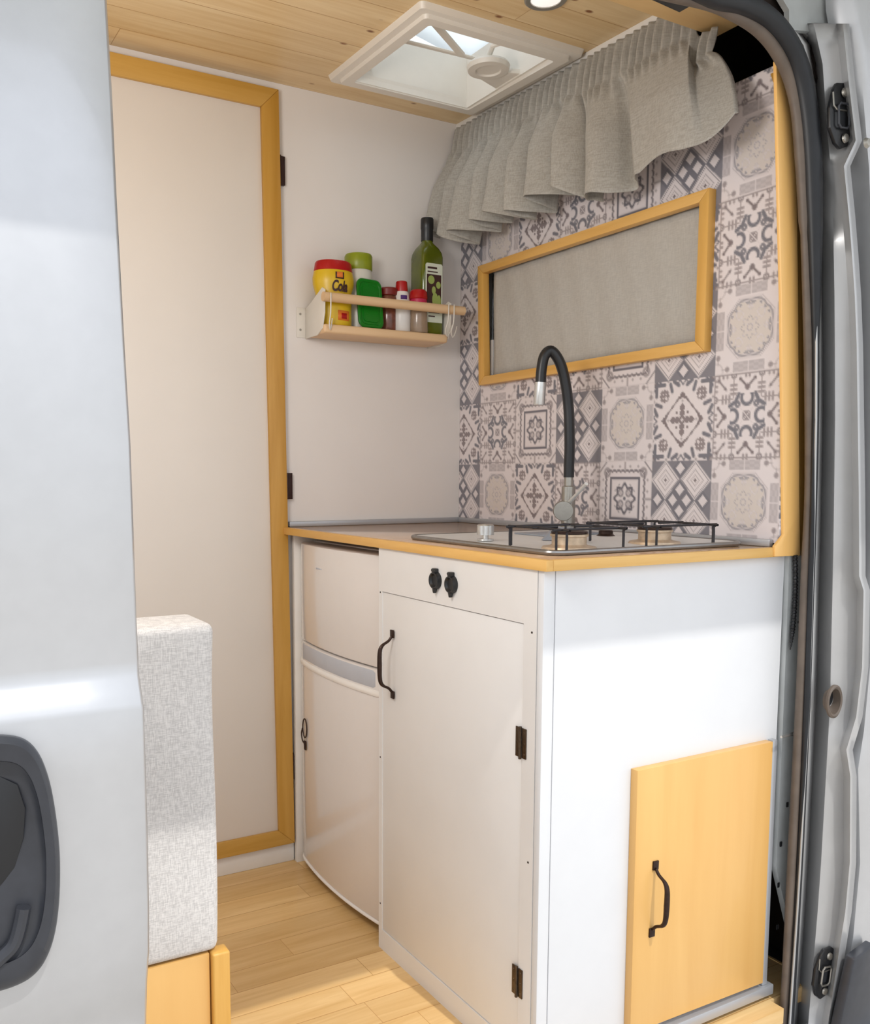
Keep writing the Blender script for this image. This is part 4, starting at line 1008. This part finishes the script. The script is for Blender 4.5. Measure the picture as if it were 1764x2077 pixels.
# tall jar behind
jar('storage_jar', 'tall milky jar with an olive green lid standing behind the yellow jar', 'jar', 727, -.037, [
    ('jar_body', [(0, 0), (.034, 0), (.035, .004), (.035, .138), (.033, .150), (0, .150)], M['milky']),
    ('lid', [(.034, .149), (.0355, .151), (.0355, .184), (.033, .189), (0, .190)], M['olive_lid'])])
c = at(753, 640, 1, -.088); t = thing('green_lid', 'bright green square food box lid leaning upright in the rack', 'lid', (c.x, c.y, ZS), 'jars and bottles in the spice rack')
def lid_outline(hw, hh, r, z0):
    return [(p.x, p.y+z0) for p in rrect(-hw, hw, -hh, hh, r, 0, 5)]
yaw = .12
def L3(x, z, y): return Vector((c.x+x*math.cos(yaw)+y*math.sin(yaw), c.y+x*math.sin(yaw)+y*math.cos(yaw)+(z)*.12, ZS+.001+z))
b = BM(); V = []
for hw, hh, r, y in ((.038, .061, .018, .004), (.0385, .0615, .018, -.002), (.036, .059, .017, -.005), (.031, .054, .014, -.005), (.029, .052, .013, -.0025), (.024, .047, .011, -.0025), (.023, .046, .010, -.0045)):
    V.append([b.verts.new(L3(x, z, y)) for x, z in lid_outline(hw, hh, r, .0615)])
for p, q in zip(V, V[1:]):
    for k in range(len(p)): b.faces.new((p[k], p[(k+1) % len(p)], q[(k+1) % len(p)], q[k]))
b.faces.new(V[-1]); b.faces.new(V[0][::-1]); bmesh.ops.recalc_face_normals(b, faces=b.faces); obj('lid_plate', b, M['green_lid'], t, smooth=30)
jar('spice_jar', 'small spice jar with a dark red lid beside the green lid', 'jar', 787, -.05, [
    ('glass', [(0, 0), (.024, 0), (.026, .003), (.026, .085), (.022, .093), (0, .093)], M['spice_red']),
    ('lid', [(.0245, .092), (.0265, .094), (.0265, .108), (.023, .112), (0, .112)], M['brown_lid'])])

t, c = jar('sweetener_bottle', 'slim white bottle with a tall red cap', 'bottle', 814, -.066, [
    ('bottle_body', [(0, 0), (.022, 0), (.024, .003), (.024, .066), (.0225, .075), (.019, .096), (.017, .103), (0, .103)], M['bottle_white']),
    ('cap', [(.016, .101), (.0165, .103), (.0145, .128), (.0125, .130), (0, .130)], M['red'])])
va = view(c); patch(c, .020, va-.1, va+.7, ZS+.082, ZS+.092, M['purple'], t, 'label', off=.002); patch(c, .023, va-.1, va+.9, ZS+.066, ZS+.078, M['pink'], t, 'label', off=.001)
t, c = jar('spice_grinder', 'clear spice grinder with a red cap in front of the oil bottle', 'grinder', 848, -.082, [
    ('glass', [(0, 0), (.024, 0), (.0255, .003), (.0235, .062), (.0225, .070), (0, .070)], M['spice']),
    ('collar', [(.0225, .069), (.023, .071), (.022, .086), (0, .086)], M['pink']),
    ('cap', [(.0225, .085), (.024, .087), (.0225, .104), (.018, .109), (0, .110)], M['red'])])
# olive oil bottle: square section with rounded shoulders
c = at(865, 640, 1, -.056); c.z = ZS
t = thing('oil_bottle', 'tall green glass olive oil bottle with a black cap', 'bottle', c, 'jars and bottles in the spice rack')
b = BM(); V = []
for hw, r, z in ((.030, .012, 0), (.033, .010, .004), (.033, .010, .198), (.032, .013, .210), (.028, .018, .222), (.021, .0190, .232), (.0160, .0158, .238), (.0145, .0140, .243), (.0140, .0135, .270)):
    V.append([b.verts.new(Vector((c.x, c.y, ZS+z))+p) for p in rrect(-hw, hw, -hw, hw, r, 0, 5)])
for p, q in zip(V, V[1:]):
    for k in range(len(p)): b.faces.new((p[k], p[(k+1) % len(p)], q[(k+1) % len(p)], q[k]))
b.faces.new(V[0][::-1]); b.faces.new(V[-1]); bmesh.ops.recalc_face_normals(b, faces=b.faces); obj('glass', b, M['green_glass'], t, smooth=50)
b = BM(); lathe(b, [(.0158, .242), (.0162, .244), (.0158, .272), (.0170, .274), (.0170, .298), (.0155, .301), (0, .301)], c, 24); obj('cap', b, M['black'], t)
yl = c.y-.0336
b = BM(); prism(b, [(c.x-.025, yl, ZS+.030), (c.x+.027, yl, ZS+.030), (c.x+.027, yl, ZS+.176), (c.x+.023, yl, ZS+.180), (c.x-.021, yl, ZS+.180), (c.x-.025, yl, ZS+.176)], (0, -.0005, 0)); lb = obj('label', b, M['paper'], t)
b = BM(); box(b, c.x-.021, c.x+.023, yl-.0009, yl-.0004, ZS+.066, ZS+.152); obj('label_picture', b, M['ink'], lb)
b = BM()
for dx, z, rx, rz in ((-.008, .138, .010, .011), (.0, .112, .006, .010), (.004, .088, .009, .018), (.016, .085, .006, .016), (.014, .126, .007, .009)):
    lathe(b, [(0, .0006), (1, .0004), (1, 0), (0, 0)], (c.x+dx, yl-.0009, ZS+z), 16, '-Y', sx=rx, sy=rz)
obj('label_olive', b, M['leaf'], lb)
for z, x0, x1, h in ((.166, -.019, .010, .005), (.157, -.019, .012, .003), (.054, -.016, .018, .004), (.044, -.016, .004, .003)):
    b = BM(); box(b, c.x+x0, c.x+x1, yl-.0009, yl-.0004, ZS+z, ZS+z+h); obj('label_print', b, M['ink'], lb)

# ---- bench with upright cushion ----
bn = thing('bench', 'light wood bench box with a corner post beside the sliding door', 'bench', (-1.3, -.7, 0))
b = BM(); box(b, -1.9, -1.042, -.895, -.880, 0, .306, .001); box(b, -1.9, -1.030, -.88, -.35, .292, .306, .001); obj('side_panel', b, M['ply'], bn)
b = BM(); box(b, -1.040, -1.013, -.905, -.878, 0, .307, .0035, 3); obj('corner_post', b, M['oak'], bn)
b = BM(); box(b, -1.55, -1.026, -.897, -.782, .308, .798, .013, 4)
bmesh.ops.subdivide_edges(b, edges=[e for e in b.edges if e.calc_length() > .2], cuts=14, use_grid_fill=True)
for v in b.verts:
    v.co.y += .0025*math.sin(v.co.z*23+v.co.x*9); v.co.x += .002*math.sin(v.co.z*17)
cu = obj('seat_cushion', b, M['cushion'], smooth=60)
tag(cu, 'thick pale grey woven cushion standing upright on the bench', 'cushion')
